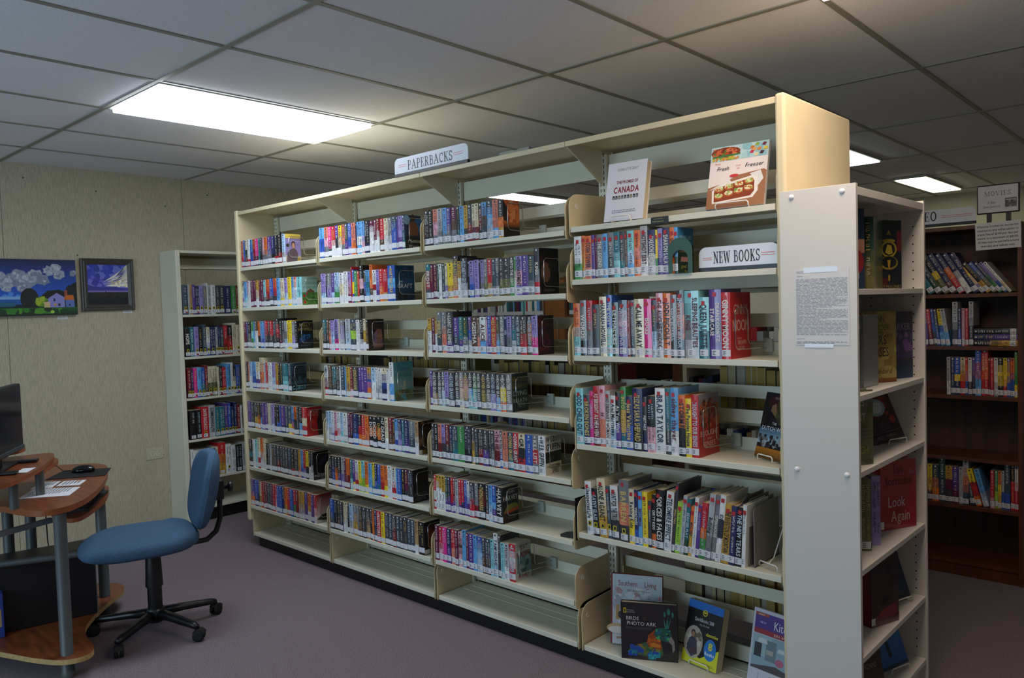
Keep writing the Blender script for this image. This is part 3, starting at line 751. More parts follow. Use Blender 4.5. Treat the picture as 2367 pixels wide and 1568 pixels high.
    if reddot:
        s = B['sticker']; k = min(.007, a * .7)
        s.add([M @ Vector((px + a * .25, lz + .006 + py, .0013)) for px, py in ((-k, -.005), (k, -.005), (k, .005), (-k, .005))], [(0, 1, 2, 3)], C('a81c24'))
    # lettering down the spine
    L = B['lettering']; base = Z[0]
    dark = lum(base) > .22
    ink = C(rng.choice(('1c1c22', '22304c', '5a1a20'))) if dark else C(rng.choice(('d8d4cc', 'd8d4cc', 'd0b468', 'e0d8d0', 'b8c4d0')))
    MT = frame((0, -bul - .0005, 0), (0, 0, -1), (1, 0, 0))
    top = -H + (.026 if red else .016); bot = -(lz + lh + .006 + (.026 if yellow else 0))
    if title:
        ts = title.split('|'); cap = min(.62 * W / len(ts), .024)
        for i, tt in enumerate(ts):
            cx = 0 if len(ts) == 1 else (.24 - .48 * i) * W
            put_text(L, MT, tt.replace('_', ' '), (top + bot) / 2, cx, cap, ink, bold=1, maxw=(bot - top), off=.0002, sx=.85)
    elif W > .011:
        split = rng.uniform(.42, .6)
        two = W > .030 and rng.random() < .5
        cap = W * (.26 if two else .42)
        for cy in ((W * .2, -W * .2) if two else (0,)):
            pseudo(L, MT, top + .004, top + (bot - top) * split, cy, min(cap, .013), ink, rng, .0002)
            if rng.random() < .8:
                pseudo(L, MT, top + (bot - top) * (split + .08), bot - .004, cy, min(cap, .013) * .8, ink if rng.random() < .6 else (C('d8d4cc') if lum(Z[-1]) < .25 else C('1c1c22')), rng, .0002)
    if not hard and not red:
        k = min(.004, a * .4)
        L.add([M @ Vector((px, H - .009 + py, .0003)) for px, py in ((-k, -.0045), (k, -.0045), (k, .0045), (-k, .0045))], [(0, 1, 2, 3)], C('d8d4cc') if not dark else C('2c2c30'))
def new_B():
    return {k: MB() for k in ('cover', 'pages', 'label', 'sticker', 'lettering')}
def finish_book(root, B, jacket=False):
    mats_ = dict(cover=VJACKET if jacket else VCOVER, pages=VPAGES, label=VPRINT, sticker=VPRINT, lettering=VPRINT)
    nm = dict(cover='cover', pages='page_block', label='spine_label', sticker='sticker', lettering='lettering')
    for k, mb in B.items():
        if mb.v: mb.build(nm[k], mats_[k], root)
def vpages():
    m, nt, b = nodes_of('page edges')
    at = nt.nodes.new('ShaderNodeAttribute'); at.attribute_name = 'Col'
    tc = nt.nodes.new('ShaderNodeTexCoord'); mp = nt.nodes.new('ShaderNodeMapping'); mp.inputs['Scale'].default_value = (900, 6, 6)
    nz = nt.nodes.new('ShaderNodeTexNoise'); nz.inputs['Scale'].default_value = 1.0
    nt.links.new(tc.outputs['Object'], mp.inputs[0]); nt.links.new(mp.outputs[0], nz.inputs['Vector'])
    mr = nt.nodes.new('ShaderNodeMapRange'); mr.inputs['To Min'].default_value = .72; mr.inputs['To Max'].default_value = 1.08
    nt.links.new(nz.outputs['Fac'], mr.inputs['Value'])
    mx = nt.nodes.new('ShaderNodeVectorMath'); mx.operation = 'SCALE'
    nt.links.new(at.outputs['Color'], mx.inputs[0]); nt.links.new(mr.outputs[0], mx.inputs['Scale'])
    nt.links.new(mx.outputs[0], b.inputs['Base Color']); b.inputs['Roughness'].default_value = .9
    return m
VPAGES = vpages()
ORD = 'first second third fourth fifth sixth seventh eighth ninth tenth eleventh twelfth thirteenth fourteenth fifteenth sixteenth seventeenth eighteenth nineteenth twentieth'.split()
def nth(i):
    return ORD[i] if i < 20 else ('twenty-' + ORD[i - 20])
BAYS = ['first bay', 'second bay', 'third bay', 'new books bay']
SHELFN = ['top', 'second', 'third', 'fourth', 'fifth', 'sixth', 'seventh']
import re
TOK = re.compile(r'(\d+)([A-Za-z]+)(?:\^(\d+))?(?:<(-?\d+))?(?:=(.*))?$')
def lean_matrix(x0, w_, z, a, y=0.004):
    """left foot x0, width w_, leaning a degrees (positive: top towards +x); pivots on the lower foot"""
    r = math.radians(a); xc = x0 + w_ / 2
    p = Vector((w_ / 2, 0, 0)) if a > 0 else Vector((-w_ / 2, 0, 0))
    return Matrix.Translation((xc, y, z)) @ Matrix.Translation(p) @ rot('Y', r) @ Matrix.Translation(-p)
def bookend(x, z, label, y0=.03, y1=.135, h0=.035, h1=.165):
    t = thing('wire_bookend', label, 'bookend', (x, 0, z))
    m = MB()
    q = .012
    m.tube([(.02, .236, .05), (.006, .17, .05), (0, y1 + q, .05), (0, y1, .05 + q), (0, y1, h1 - q), (0, y1 - q, h1), (0, y0 + q, h1), (0, y0, h1 - q), (0, y0, h0 + q), (0, y0 + q, h0), (.006, .17, h0 - .006), (.02, .236, h0 - .008)], .0019, 7)
    m.build('wire_loop', CHROME, t)
    b = MB(); b.box((.005, .232, .012), (.042, .247, .064))
    bevel(b.build('plastic_block', CLEAR, t), .003, 2)
    return t
stuffB = new_B()
row_end = {}
for key, (xs_, zs_, cov, toks) in ROWS.items():
    s, r = int(key[1]) - 1, int(key[3]) - 1
    z = (Z4 if s == 3 else Z13)[r]
    it = [TOK.match(q).groups() for q in toks.split()]
    tot = sum(int(q[0]) for q in it) / 1000
    x = xs_ / 1000; lo = s * BAY + (.024 if s == 0 else .016)
    k = 1.0
    if x < lo:
        k = (x + tot - lo) / tot; x = lo
    rng = random.Random(key)
    for i, (wmm, codes, hh, ln, title) in enumerate(it):
        W = int(wmm) / 1000 * k
        hard = s == 3 and r > 0
        H = int(hh) / 1000 if hh else (.170 + rng.uniform(-.003, .003))
        a = int(ln) if ln else 0
        D = (.152 if r < 4 else .17) if hard else (.128 if H > .178 else .106)
        if s == 3 and r == 1: D = .112; hard = False
        yy = .004 + rng.uniform(0, .004)
        w2 = W - .0008
        if a: w2 = W * math.cos(math.radians(a)) - .0008
        M = lean_matrix(x + .0004, w2, z + .0003, a, yy)
        last = i == len(it) - 1
        args = dict(title=title, hard=hard, red=s == 3, yellow=key == 'S4R5' and i < 6, last=last and s < 3, rng=rng, quick=s < 2)
        if s == 0:
            for mb in stuffB.values(): mb.M = M
            book_geo(stuffB, w2, H, D, codes, **args)
            if last and cov in COV:
                draw(stuffB['lettering'], frame((w2 / 2 + .0005, 0.001, 0), (0, 1, 0), (0, 0, 1)), D - .001, H, [('r', 0, 0, 1, 1, COV[cov][0])] + COV[cov][1], 0, seed=i)
        else:
            cname = NAMES[codes[0]] + ('' if len(codes) == 1 or NAMES[codes[-1]] == NAMES[codes[0]] else ' and ' + NAMES[codes[-1]])
            if s < 3:
                lab = f'{cname} paperback, {nth(i)} from wall end, {SHELFN[r]} shelf down, {BAYS[s]}'
                t = thing('paperback', lab, 'paperback', group=f'paperbacks on the {SHELFN[r]} shelf of the {BAYS[s]}', matrix=M)
            else:
                lab = f'{cname} new book, {nth(i)} from wall end, {SHELFN[r]} shelf, {BAYS[s]}'
                t = thing('new_book', lab, 'book', group=f'new books on the {SHELFN[r]} shelf of the {BAYS[s]}', matrix=M)
            B = new_B()
            book_geo(B, w2, H, D, codes, **args)
            finish_book(t, B, jacket=hard and title is not None)
            if last and cov in COV:
                P = MB()
                draw(P, frame((w2 / 2 + .0005, 0.001, 0), (0, 1, 0), (0, 0, 1)), D - .001, H, [('r', 0, 0, 1, 1, COV[cov][0])] + COV[cov][1], 0, seed=i)
                P.build('cover_print', VPRINT, t)
        x += W
    row_end[key] = x
    if key not in ('S4R2', 'S4R5'):
        hk = .205 if s == 3 else .168
        bookend(x + .006, z, f'chrome wire bookend after the row on the {SHELFN[r]} shelf, {BAYS[s]}', y0=.028, y1=.13 if s < 3 else .125, h1=.155 if s < 3 else .18)
for mb in stuffB.values(): mb.M = None
allb = MB()
for k_, mb in stuffB.items():
    n0 = len(allb.v)
    allb.v += mb.v; allb.f += [tuple(i + n0 for i in f) for f in mb.f]; allb.c += mb.c; allb.sm += mb.sm; allb.m += [0] * len(mb.f)
o = allb.build('paperbacks', VCOVER)
o['kind'] = 'stuff'; o['label'] = 'seven rows of paperbacks in the shelving bay nearest the paneled wall'; o['category'] = 'paperbacks'

# ------------------------------------------------------------------ books standing on the far side of the steel shelving (their page edges show through the gaps)
rng = random.Random(31)
def far_row(x, x1, z, cat='book'):
    while x < x1:
        W = rng.uniform(.022, .042); H = rng.uniform(.195, .235); D = rng.uniform(.14, .165)
        t = thing('shelved_book', 'book on the far side of the steel shelving showing only its page edges', 'book', (x + W / 2, .57, z + .0003), math.pi, 'books on the far side of the steel shelving')
        a = W / 2 - .0004; c = C(rng.choice('kgBOhegcsd')); th = .0012
        m = MB(); m.box((-a, 0, 0), (-a + th, D, H), c); m.box((a - th, 0, 0), (a, D, H), c); m.box((-a, -.002, 0), (a, .001, H), c)
        m.build('cover', VCOVER, t)
        p = MB(); p.box((-a + th, .001, .002), (a - th, D - .001, H - .002), C(rng.choice(('b89c58', 'a88c4c', 'b0a07c', 'a08850', 'a8a090'))))
        p.build('page_block', VPAGES, t)
        x += W
for k, z, fa, fb in ((0, 1.03, .3, .9), (1, 1.03, .05, .93), (2, 1.03, .05, .95), (3, 1.03, .5, .97), (3, .24, .3, .97), (2, .76, .3, .95)):
    far_row(k * BAY + fa * BAY, k * BAY + fb * BAY - .03, z)

# ------------------------------------------------------------------ books shown face out
def display_book(name, label, M, W, H, T, bg, shapes, spine='W', hard=False, pages='d0c2a2', seed=3, jacket=True):
    """front face in the local plane y=0 looking to -y, foot centred on the origin"""
    t = thing(name, label, 'book', matrix=M)
    a = W / 2; th = .0025 if hard else .0008; o = .004 if hard else .0008
    c = MB(); bgc = C(bg); sc = C(spine)
    c.box((-a, 0, 0), (a, th, H), bgc); c.box((-a, T - th, 0), (a, T, H), sc); c.box((-a, th, 0), (-a + th, T - th, H), sc)
    ob = c.build('cover', VJACKET if jacket else VCOVER, t)
    p = MB(); p.box((-a + th, th, o), (a - o, T - th, H - o), C(pages)); p.build('page_block', VPAGES, t)
    q = MB(); draw(q, frame((-a, -.0001, 0), (1, 0, 0), (0, 0, 1)), W, H, shapes, .0002, seed=seed)
    q.build('cover_print', VPRINT, t)
    return t
def standing(x, y, z, yaw, tilt):
    return Matrix.Translation((x, y, z)) @ rot('Z', math.radians(yaw)) @ rot('X', -math.radians(tilt))
def easel(label, x, y, z, yaw, wd=.085, tilt=15, hgt=.17):
    """bent wire book stand: front lip, two feet, two legs rising behind"""
    t = thing('book_stand', label, 'book stand', matrix=Matrix.Translation((x, y, z)) @ rot('Z', math.radians(yaw)))
    a = wd / 2; tt = math.tan(math.radians(tilt))
    m = MB(); r = .0024
    m.tube([(-a, .03, r), (-a, -.012, r), (-a, -.018, .006), (-a, -.018, .016), (-a + .006, -.018, .022), (a - .006, -.018, .022), (a, -.018, .016), (a, -.018, .006), (a, -.012, r), (a, .03, r)], r, 8)
    m.build('front_lip', WHITEWIRE, t)
    m = MB()
    m.tube([(-a, .03, r), (-a * .95, .045 + .02 * tt, .02), (-a * .45, .045 + hgt * tt, hgt - .012), (-a * .2, .046 + hgt * tt, hgt), (a * .2, .046 + hgt * tt, hgt), (a * .45, .045 + hgt * tt, hgt - .012), (a * .95, .045 + .02 * tt, .02), (a, .03, r)], r, 8)
    m.build('back_loop', WHITEWIRE, t)
    m = MB()
    m.tube([(0, .046 + hgt * tt, hgt), (0, .075 + hgt * tt, hgt * .5), (0, .10 + hgt * tt, r)], r, 8)
    m.build('rear_leg', WHITEWIRE, t)
    return t

# top shelf of the new books bay
easel('white wire stand under the white CANADA book', 3.01, .012, 1.838, 3, tilt=12)
display_book('display_book', 'white hardcover titled THE PROMISE OF CANADA on the top shelf', standing(3.015, .006, 1.842, 3, 12), .176, .238, .034, 'dcdce2',
    [('t', 'CHARLOTTE GRAY', .52, .875, .045, '77777c', 'n', .62), ('t', 'THE PROMISE OF', .53, .655, .05, '7c1c2c', 'bn', .66), ('t', 'CANADA', .52, .525, .1, '8c1426', 'bn', .72)]
    + [('r', .18 + i * .075, .37, .235 + i * .075, .43, c) for i, c in enumerate(('1c1c20', '2a2a30', '6a5430', '5a5a60', '2c2c34', '48484e', '80704c', '242428', '50505a'))]
    + [('e', .207 + i * .075, .39, .012, .014, 'b0b0b0') for i in range(9)] + [('l', .2, .13, .8, .19, '8c8c94', 2)], spine='W', hard=True, seed=4)
rngc = random.Random(5)
FRESH = [('r', 0, .76, 1, 1, 'b8d2d4'), ('e', .26, .9, .26, .085, '8c3c20'), ('n', .03, .84, .52, .97, ['b44a24', 'c86438', '7a3018', 'd87a4c', '5a7a2c'], 46, .035), ('n', .03, .765, .5, .83, ['d8a83c', 'c0b03c', '7aa03c', 'd08030'], 34, .03), ('p', [(.02, .82), (.5, .835), (.52, .86), (.04, .85)], '3c7a44'), ('n', .55, .77, .98, .99, ['8cbcc4', 'a8cccc'], 8, .1)]
for cx, cy, cc in ((.72, .92, 'c87830'), (.8, .96, '90a834'), (.92, .95, '7a1c34'), (.72, .85, 'c83048'), (.84, .88, 'd07c30'), (.95, .88, 'd8b838'), (.8, .8, 'e0cc90'), (.89, .82, '40202c'), (.76, .89, 'd8a058')):
    FRESH.append(('p', [(cx - .04, cy - .02), (cx + .02, cy - .03), (cx + .045, cy + .015), (cx - .01, cy + .028)], cc))
FRESH += [('t', 'Betty', .14, .72, .026, 'c03040', 'i', .2), ('t', 'Fresh', .24, .635, .062, '1c1c20', 'i', .34), ('t', 'from', .505, .66, .026, 'c84050', 'i'), ('t', 'the', .505, .615, .026, 'c84050', 'i'), ('t', 'Freezer', .78, .645, .062, '1c1c20', 'i', .44),
    ('p', [(0, 0), (0, .34), (.3, .4), (.5, .5), (.95, .55), (1, .52), (1, 0)], '9c6a48'), ('p', [(.02, .3), (.26, .4), (.34, .48), (.42, .4), (.2, .34)], 'e4dcd6'), ('p', [(.72, .5), (.9, .54), (.96, .4), (.88, .3), (.8, .42)], 'dcd8d4'), ('e', .45, .5, .08, .025, 'c83a3a'),
    ('p', [(.1, .08), (.08, .28), (.16, .36), (.78, .47), (.86, .42), (.88, .22), (.8, .12)], 'e6e0d6'), ('p', [(.13, .1), (.12, .27), (.18, .33), (.76, .43), (.81, .38), (.82, .22), (.76, .15)], '8a3c1c')]
for i in range(2):
    for j in range(4):
        cx, cy = .21 + j * .17, .19 + i * .105 + j * .028
        FRESH += [('e', cx, cy, .085, .05, 'b05426'), ('e', cx, cy + .012, .07, .036, 'd6d4a0'), ('n', cx - .07, cy - .02, cx + .07, cy + .045, ['7a9c3c', '9cb858', 'e0dcc0', 'c0602c'], 12, .02)]
easel('white wire stand holding the freezer cookbook', 3.475, .016, 1.838, 3, .12)
display_book('display_book', 'cookbook titled Fresh from the Freezer tilted on a wire stand', standing(3.482, .006, 1.843, 3, 15), .212, .232, .016, 'eadcd6', FRESH, spine='g', pages='d4cec4', seed=9)
# fourth shelf
easel('white wire stand under the DUTCH WIFE book', 3.55, .098, .945, -27, .08)
display_book('display_book', 'dark novel titled THE DUTCH WIFE leaning back beside the white end bookcase', standing(3.545, .098, .951, -27, 15), .148, .238, .03, '16161c',
    [('g', 0, .5, 1, 1, '2a2620', '141016', 6), ('e', .4, .86, .28, .1, '40161c'), ('p', [(.25, .6), (.3, .8), (.44, .84), (.5, .7), (.46, .58)], '8a6a48'), ('p', [(.48, .55), (.5, .92), (.98, .96), (.98, .5)], '54502c'), ('n', .5, .55, .96, .92, ['6e6a38', '48461f', '38361c'], 14, .1), ('p', [(.1, .5), (.22, .72), (.34, .7), (.62, .56), (.7, .5)], '101016'), ('l', .35, .9, .85, .94, 'a08c90', 3),
     ('g', 0, .22, 1, .46, '9cc0d0', '23506e', 6), ('n', .02, .14, 1, .36, ['24242a', '3a3c40', '6a7074', '16161a', '8c9298'], 40, .07), ('g', 0, 0, 1, .16, '4a3010', 'b0701c', 4), ('t', 'THE', .5, .535, .04, 'd8d8dc'), ('t', 'DUTCH WIFE', .5, .455, .062, 'e2e2e6', '', .9), ('t', 'ELLEN KEITH', .5, .06, .045, '9a7a30', '', .7)], spine='K', seed=6)
# empty stand on the fifth shelf, grey magazine file, black steel end
easel('empty white wire book stand beside the leaning books, fifth shelf', 3.572, .06, .573, -20, .085)
t = thing('magazine_file', 'grey plastic magazine file after the leaning books on the fifth shelf', 'magazine file', (3.463, .03, .5735))
m = MB()
for i in range(4):
    x = i * .019
    m.prism([(x, 0, 0), (x, .2, 0), (x, .2, .235 - .006 * i), (x, .06, .235 - .006 * i), (x, 0, .205)], (.003, 0, 0))
    m.build('divider', mat('taupe grey plastic', '7d7470', 0.5), t); m = MB()
m.box((0, 0, 0), (.06, .2, .003)); m.build('base', MATS['taupe grey plastic'], t)
t = thing('steel_bookend', 'black steel bookend at the far end of the sixth shelf, third bay', 'bookend', (2.733, .012, .53))
m = MB(); m.box((0, 0, 0), (.002, .13, .18)); bevel(m.build('plate', BLACK, t), .0008)
m = MB(); m.prism([(-.11, .03, .0002), (-.085, .005, .0002), (0, .02, .0002), (0, .11, .0002), (-.085, .10, .0002), (-.11, .075, .0002)], (0, 0, .0016)); m.build('base_tongue', BLACK, t)
# green bookend in front of the last new paperback
t = thing('steel_bookend', 'green arched steel bookend holding the paperbacks beside the NEW BOOKS sign', 'bookend', (3.222, -.008, 1.6235))
m = MB()
arc = [(.05 - .05 * math.cos(a), .085 + .045 * math.sin(a)) for a in [math.pi * i / 14 for i in range(15)]]
ain = [(.05 - .032 * math.cos(a), .055 + .030 * math.sin(a)) for a in [math.pi * i / 14 for i in range(15)]]
GREEN = mat('dark green enamel', '1f4a36', 0.4)
out_ = [(0, 0)] + arc + [(.1, 0)]
inn = [(.018, 0)] + ain + [(.082, 0)]
for i in range(len(out_) - 1):
    m.prism([(out_[i][0], 0, out_[i][1]), (out_[i + 1][0], 0, out_[i + 1][1]), (inn[i + 1][0], 0, inn[i + 1][1]), (inn[i][0], 0, inn[i][1])], (0, .002, 0))
m.build('arch', GREEN, t)
m = MB(); m.box((.018, 0, 0), (.082, .1, .0015)); m.build('base_tongue', GREEN, t)
# black plaque on the lip of the top shelf
t = thing('plaque', 'small black engraved plaque on the lip of the top shelf', 'plaque', (3.186, -.0005, 1.818))
m = MB(); m.box((-.037, -.003, -.006), (.037, 0, .02)); m.build('plate', mat('black engraved plastic', '0d0c0b', 0.35), t)
m = MB(); draw(m, frame((-.037, -.0031, -.006), (1, 0, 0), (0, 0, 1)), .074, .026, [('l', .18, .6, .82, .85, '8a7a40', 1), ('l', .08, .2, .92, .5, '8a7a40', 1)]); m.build('lettering', VPRINT, t)
# base shelf
easel('white wire stand under the annual recipes book', 2.955, .15, .09, 27, .1)
display_book('display_book', 'large recipe annual titled Southern Living behind the bird photo book', standing(2.94, .135, .096, 24, 9), .215, .285, .03, 'b8bcc2',
    [('r', 0, 0, .03, 1, '7a1c24'), ('g', .03, .5, 1, 1, '9aa4ac', 'c4ccd2', 6), ('n', .05, .45, 1, .82, ['c8ccd0', '9ca0a8', 'b4888c', 'd8d4d4'], 34, .07), ('t', 'Southern', .33, .875, .075, '8a1a24', 'n', .5), ('t', 'Living', .77, .872, .075, '8a1a24', 'n', .36), ('t', '2017 Annual Recipes', .54, .775, .03, '6a4848', '', .66),
     ('r', .3, .35, .75, .6, 'c8a868'), ('r', .3, .42, .75, .44, 'efe6d8'), ('r', .3, .5, .75, .52, 'efe6d8'), ('r', .1, .35, .17, .56, 'b08a4c'), ('e', .22, .42, .08, .06, '28342c'), ('e', .5, .32, .36, .05, 'd8d8dc'), ('e', .12, .22, .2, .07, 'c4a070'), ('e', .12, .2, .17, .05, 'd8d0c8'), ('r', .03, 0, 1, .13, 'c8c8cc'), ('p', [(.1, .1), (.4, .13), (.42, .1), (.12, .07)], 'a08868'), ('n', .45, .58, .75, .68, ['a02030', '30402c', 'd8b8a0'], 10, .03)], spine='d', hard=True, seed=11)
display_book('display_book', 'black square book titled BIRDS PHOTO ARK with a colourful bird', standing(3.05, .066, .0905, 27, 1.5), .224, .228, .03, '232024',
    [('p', [(.05, .81), (.05, .9), (.1, .9), (.1, .81)], 'c8a820'), ('p', [(.064, .825), (.064, .885), (.086, .885), (.086, .825)], '232024'), ('t', 'NATIONAL', .17, .865, .022, 'a8a49c', '', .13), ('t', 'GEOGRAPHIC', .18, .83, .022, 'a8a49c', '', .16), ('t', 'BIRDS', .21, .725, .062, 'd0ccc4', '', .27), ('t', 'OF', .42, .745, .024, '6a5030'), ('t', 'THE', .42, .71, .024, '6a5030'), ('t', 'PHOTO ARK', .37, .635, .062, 'd0ccc4', '', .6), ('l', .08, .53, .55, .575, '5a5654', 2),
     ('p', [(.1, .12), (.25, .24), (.5, .34), (.72, .3), (.75, .12), (.6, .04), (.3, .08)], '3c5a3c'), ('n', .15, .1, .72, .28, ['5a6a28', '2c4a7c', '7a7a2c', '244a9c', '8a6a20'], 34, .05), ('n', .12, .06, .7, .16, ['2044b0', '1c7a8c', '208a9c'], 18, .05), ('p', [(.45, .3), (.5, .46), (.62, .56), (.7, .42), (.72, .2), (.6, .22)], '9a4418'), ('n', .48, .24, .7, .5, ['b85a1c', '8a3414', 'c87428'], 20, .04),
     ('p', [(.58, .46), (.62, .58), (.74, .6), (.88, .54), (.92, .4), (.82, .34), (.7, .38)], '27504c'), ('n', .62, .38, .88, .56, ['2c8a6a', '1e5a7c', '245a50', '3ca05c'], 16, .04), ('e', .83, .47, .018, .018, '0c0c10'), ('p', [(.88, .46), (.94, .38), (.95, .22), (.91, .17), (.9, .3), (.84, .36)], '8a8078'), ('p', [(.78, .58), (.76, .78), (.8, .62), (.84, .82), (.83, .62), (.9, .8), (.84, .58)], '3a7a70'), ('e', .85, .88, .03, .06, '2f7468'), ('e', .78, .83, .02, .05, '2f7468'), ('e', .92, .83, .02, .05, '2f7468'), ('n', .48, .02, .62, .12, ['2a9aa8', '1c7c90'], 8, .04)], spine='K', hard=True, seed=12)
easel('white wire stand under the yellow and black accounting guide', 3.235, .145, .09, -8, .09)
display_book('display_book', 'black and yellow guide titled QuickBooks 2018 with a blue band', standing(3.228, .135, .095, -9, 15), .168, .24, .038, '14151a',
    [('r', 0, .87, 1, 1, '1668c0'), ('e', .5, .84, .07, .052, 'd0c020'), ('e', .5, .84, .05, .037, '14151a'), ('p', [(.46, .83), (.54, .83), (.54, .86), (.46, .86)], 'd0c020'), ('t', 'QuickBooks 2018', .5, .715, .055, 'd8dce4', 'n', .92), ('t', 'ALL-IN-ONE', .52, .64, .026, 'b8bcc4', '', .3), ('t', 'dummies', .76, .525, .05, 'd8cc28', 'bi', .34), ('p', [(0, 0), (0, .2), (.5, .12), (1, .34), (1, 0)], 'd0d020'), ('e', .27, .34, .27, .26, 'b0a494'), ('n', .05, .2, .5, .56, ['8a7a68', '6a5a4c', 'c8c0b4'], 14, .06)]
    + face(.24, .46, .062, 'a87858', '2a1c18', '2c2c3c') + [('p', [(.1, .2), (.16, .38), (.36, .38), (.42, .18), (.26, .1)], '3c3a48'), ('r', .2, .17, .38, .25, '4a2a2c'), ('e', .76, .3, .17, .17, '1c74c4'), ('t', '8', .76, .355, .11, 'd8cc28', 'b'), ('t', 'Books', .76, .235, .05, 'dfe6ee', 'b', .26), ('l', .6, .035, .95, .075, '6a6a30', 2)], spine='K', seed=13)
easel('white wire stand under the kitchen idea book', 3.53, .13, .09, -9, .1)
display_book('display_book', 'large format kitchen idea book with a purple title band', standing(3.535, .12, .095, -9, 13), .216, .275, .014, 'c8cad6',
    [('r', .04, .74, 1, .955, '4c2a84'), ('r', .04, .915, .3, .95, 'b0442c'), ('t', 'Sunset', .15, .932, .022, 'd8c0a0', 'b', .2), ('t', 'NEW', .2, .83, .03, 'c8b8d8', '', .12), ('t', 'Kitchen', .63, .83, .11, 'e4e2ec', 'n', .62), ('r', .04, .68, 1, .745, '9c2430'), ('t', 'IDEA  BOOK', .58, .712, .03, 'e8c8c8', '', .64), ('r', .04, .02, .78, .67, '8ca8b4'), ('r', .04, .4, .4, .67, '9eb8c0'), ('r', .3, .36, .5, .62, '6e8088'), ('r', .31, .44, .45, .5, 'a8a8a0'), ('p', [(.16, .63), (.3, .63), (.33, .57), (.13, .57)], 'd0d4d4'), ('p', [(.54, .56), (.64, .56), (.66, .51), (.52, .51)], 'd0d4d4'), ('r', .08, .38, .22, .56, '30343a'), ('p', [(.04, .25), (.5, .32), (.78, .28), (.78, .22), (.04, .2)], '4a4248'), ('r', .04, .02, .78, .22, 'c0c4d0'), ('r', .2, .05, .21, .18, '8a8e9a'), ('r', .42, .05, .43, .18, '8a8e9a'), ('e', .58, .38, .08, .05, 'b8607c'), ('r', .8, .5, 1, .66, '7aa07c'), ('r', .8, .32, 1, .48, '9c9c78'), ('r', .8, .1, 1, .3, 'a83c48')], spine='W', pages='d4d4d8', seed=14)

# ------------------------------------------------------------------ painted signs
def plate_sign(name, label, cat, x0, x1, z0, z1, y, txt, tx, lines, base=True, col='d6dce4'):
    t = thing(name, label, cat, ((x0 + x1) / 2, y, z0))
    W, H = x1 - x0, z1 - z0; r = min(.028, H * .4)
    P = [(-W / 2, 0)] + [(-W / 2 + r - r * math.cos(a), H - r + r * math.sin(a)) for a in [math.pi / 2 * i / 6 for i in range(7)]] + [(W / 2 - r + r * math.sin(a), H - r + r * math.cos(a)) for a in [math.pi / 2 * i / 6 for i in range(7)]] + [(W / 2, 0)]
    m = MB(); m.prism([(a, 0, b) for a, b in P], (0, .004, 0)); m.build('plate', mat('white sign plastic', col, 0.35), t)
    if base:
        m = MB(); m.box((-W / 2, -.004, -.014), (W / 2, .012, .001)); m.build('base_strip', BLACK, t)
    M = frame((-W / 2, -.0002, 0), (1, 0, 0), (0, 0, 1))
    m = MB(); slab_text(m, M, txt, tx[0] * W, tx[1] * W, tx[2] * H, tx[3] * H, '14161e'); m.build('lettering', VPRINT, t)
    m = MB(); draw(m, M, W, H, [('r', a, b, c, b + .025, 'd04038') for a, b, c in lines]); m.build('red_rule', VPRINT, t)
    return t
plate_sign('sign', 'white PAPERBACKS sign standing on the shelving canopy', 'sign', 1.637, 2.171, 2.204, 2.282, .002, 'PAPERBACKS', (.19, .81, .17, .58), ((.06, .42, .18), (.06, .54, .18), (.815, .42, .94), (.815, .54, .94)))
plate_sign('sign', 'white NEW BOOKS sign on the second shelf of the new books bay', 'sign', 3.328, 3.63, 1.638, 1.712, .03, 'NEW BOOKS', (.19, .78, .2, .56), ((.05, .38, .17), (.05, .47, .17), (.79, .44, .95), (.79, .55, .95)))

# ------------------------------------------------------------------ white end bookcase (open towards the aisle end)
wb = thing('end_bookcase', 'narrow white laminate bookcase standing against the shelving end panel', 'bookcase', (3.69, -.097, 0))
XW, YW = .237, .702
ZW = [1.541, 1.215, .98, .674, .40, .165]
bx('side_panel', (0, 0, 0), (XW, .016, 1.859), LAMWHITE, wb, .001)
far_side = bx('side_panel', (0, YW - .016, 0), (XW, YW, 1.859), LAMWHITE, wb, .001)
bx('back_panel', (0.002, .016, .08), (.006, YW - .016, 1.85), LAMWHITE, wb)
bx('top_panel', (.004, .016, 1.825), (XW - .002, YW - .016, 1.85), LAMWHITE, wb, .001)
for z in ZW:
    bx('shelf', (.006, .0165, z - .018), (XW - .004, YW - .0165, z), LAMWHITE, wb, .0012)
bx('plinth', (.01, .0165, 0), (XW - .03, YW - .0165, .14), LAMWHITE, wb)
for i, (x, z) in enumerate(((.04, 1.838), (.197, 1.838), (.045, .972), (.201, .972))):
    m = MB(); m.lathe([(.0085, 0), (.008, .003), (.005, .0055), (.001, .0062)], 16, Matrix.Translation((x, 0, z)) @ rot('X', math.pi / 2)); m.build('screw_cap', mat('white plastic cap', 'e6e6ea', 0.35), wb)
m = MB()
for z in [.2 + .032 * i for i in range(50)]:
    for x in (.05, XW - .037):
        m.lathe([(.0028, 0), (.0026, .0004)], 8, Matrix.Translation((x, YW - .0162, z)) @ rot('X', math.pi / 2))
m.build('peg_hole', DARK, far_side, matrix=Matrix())['kind'] = 'stuff'
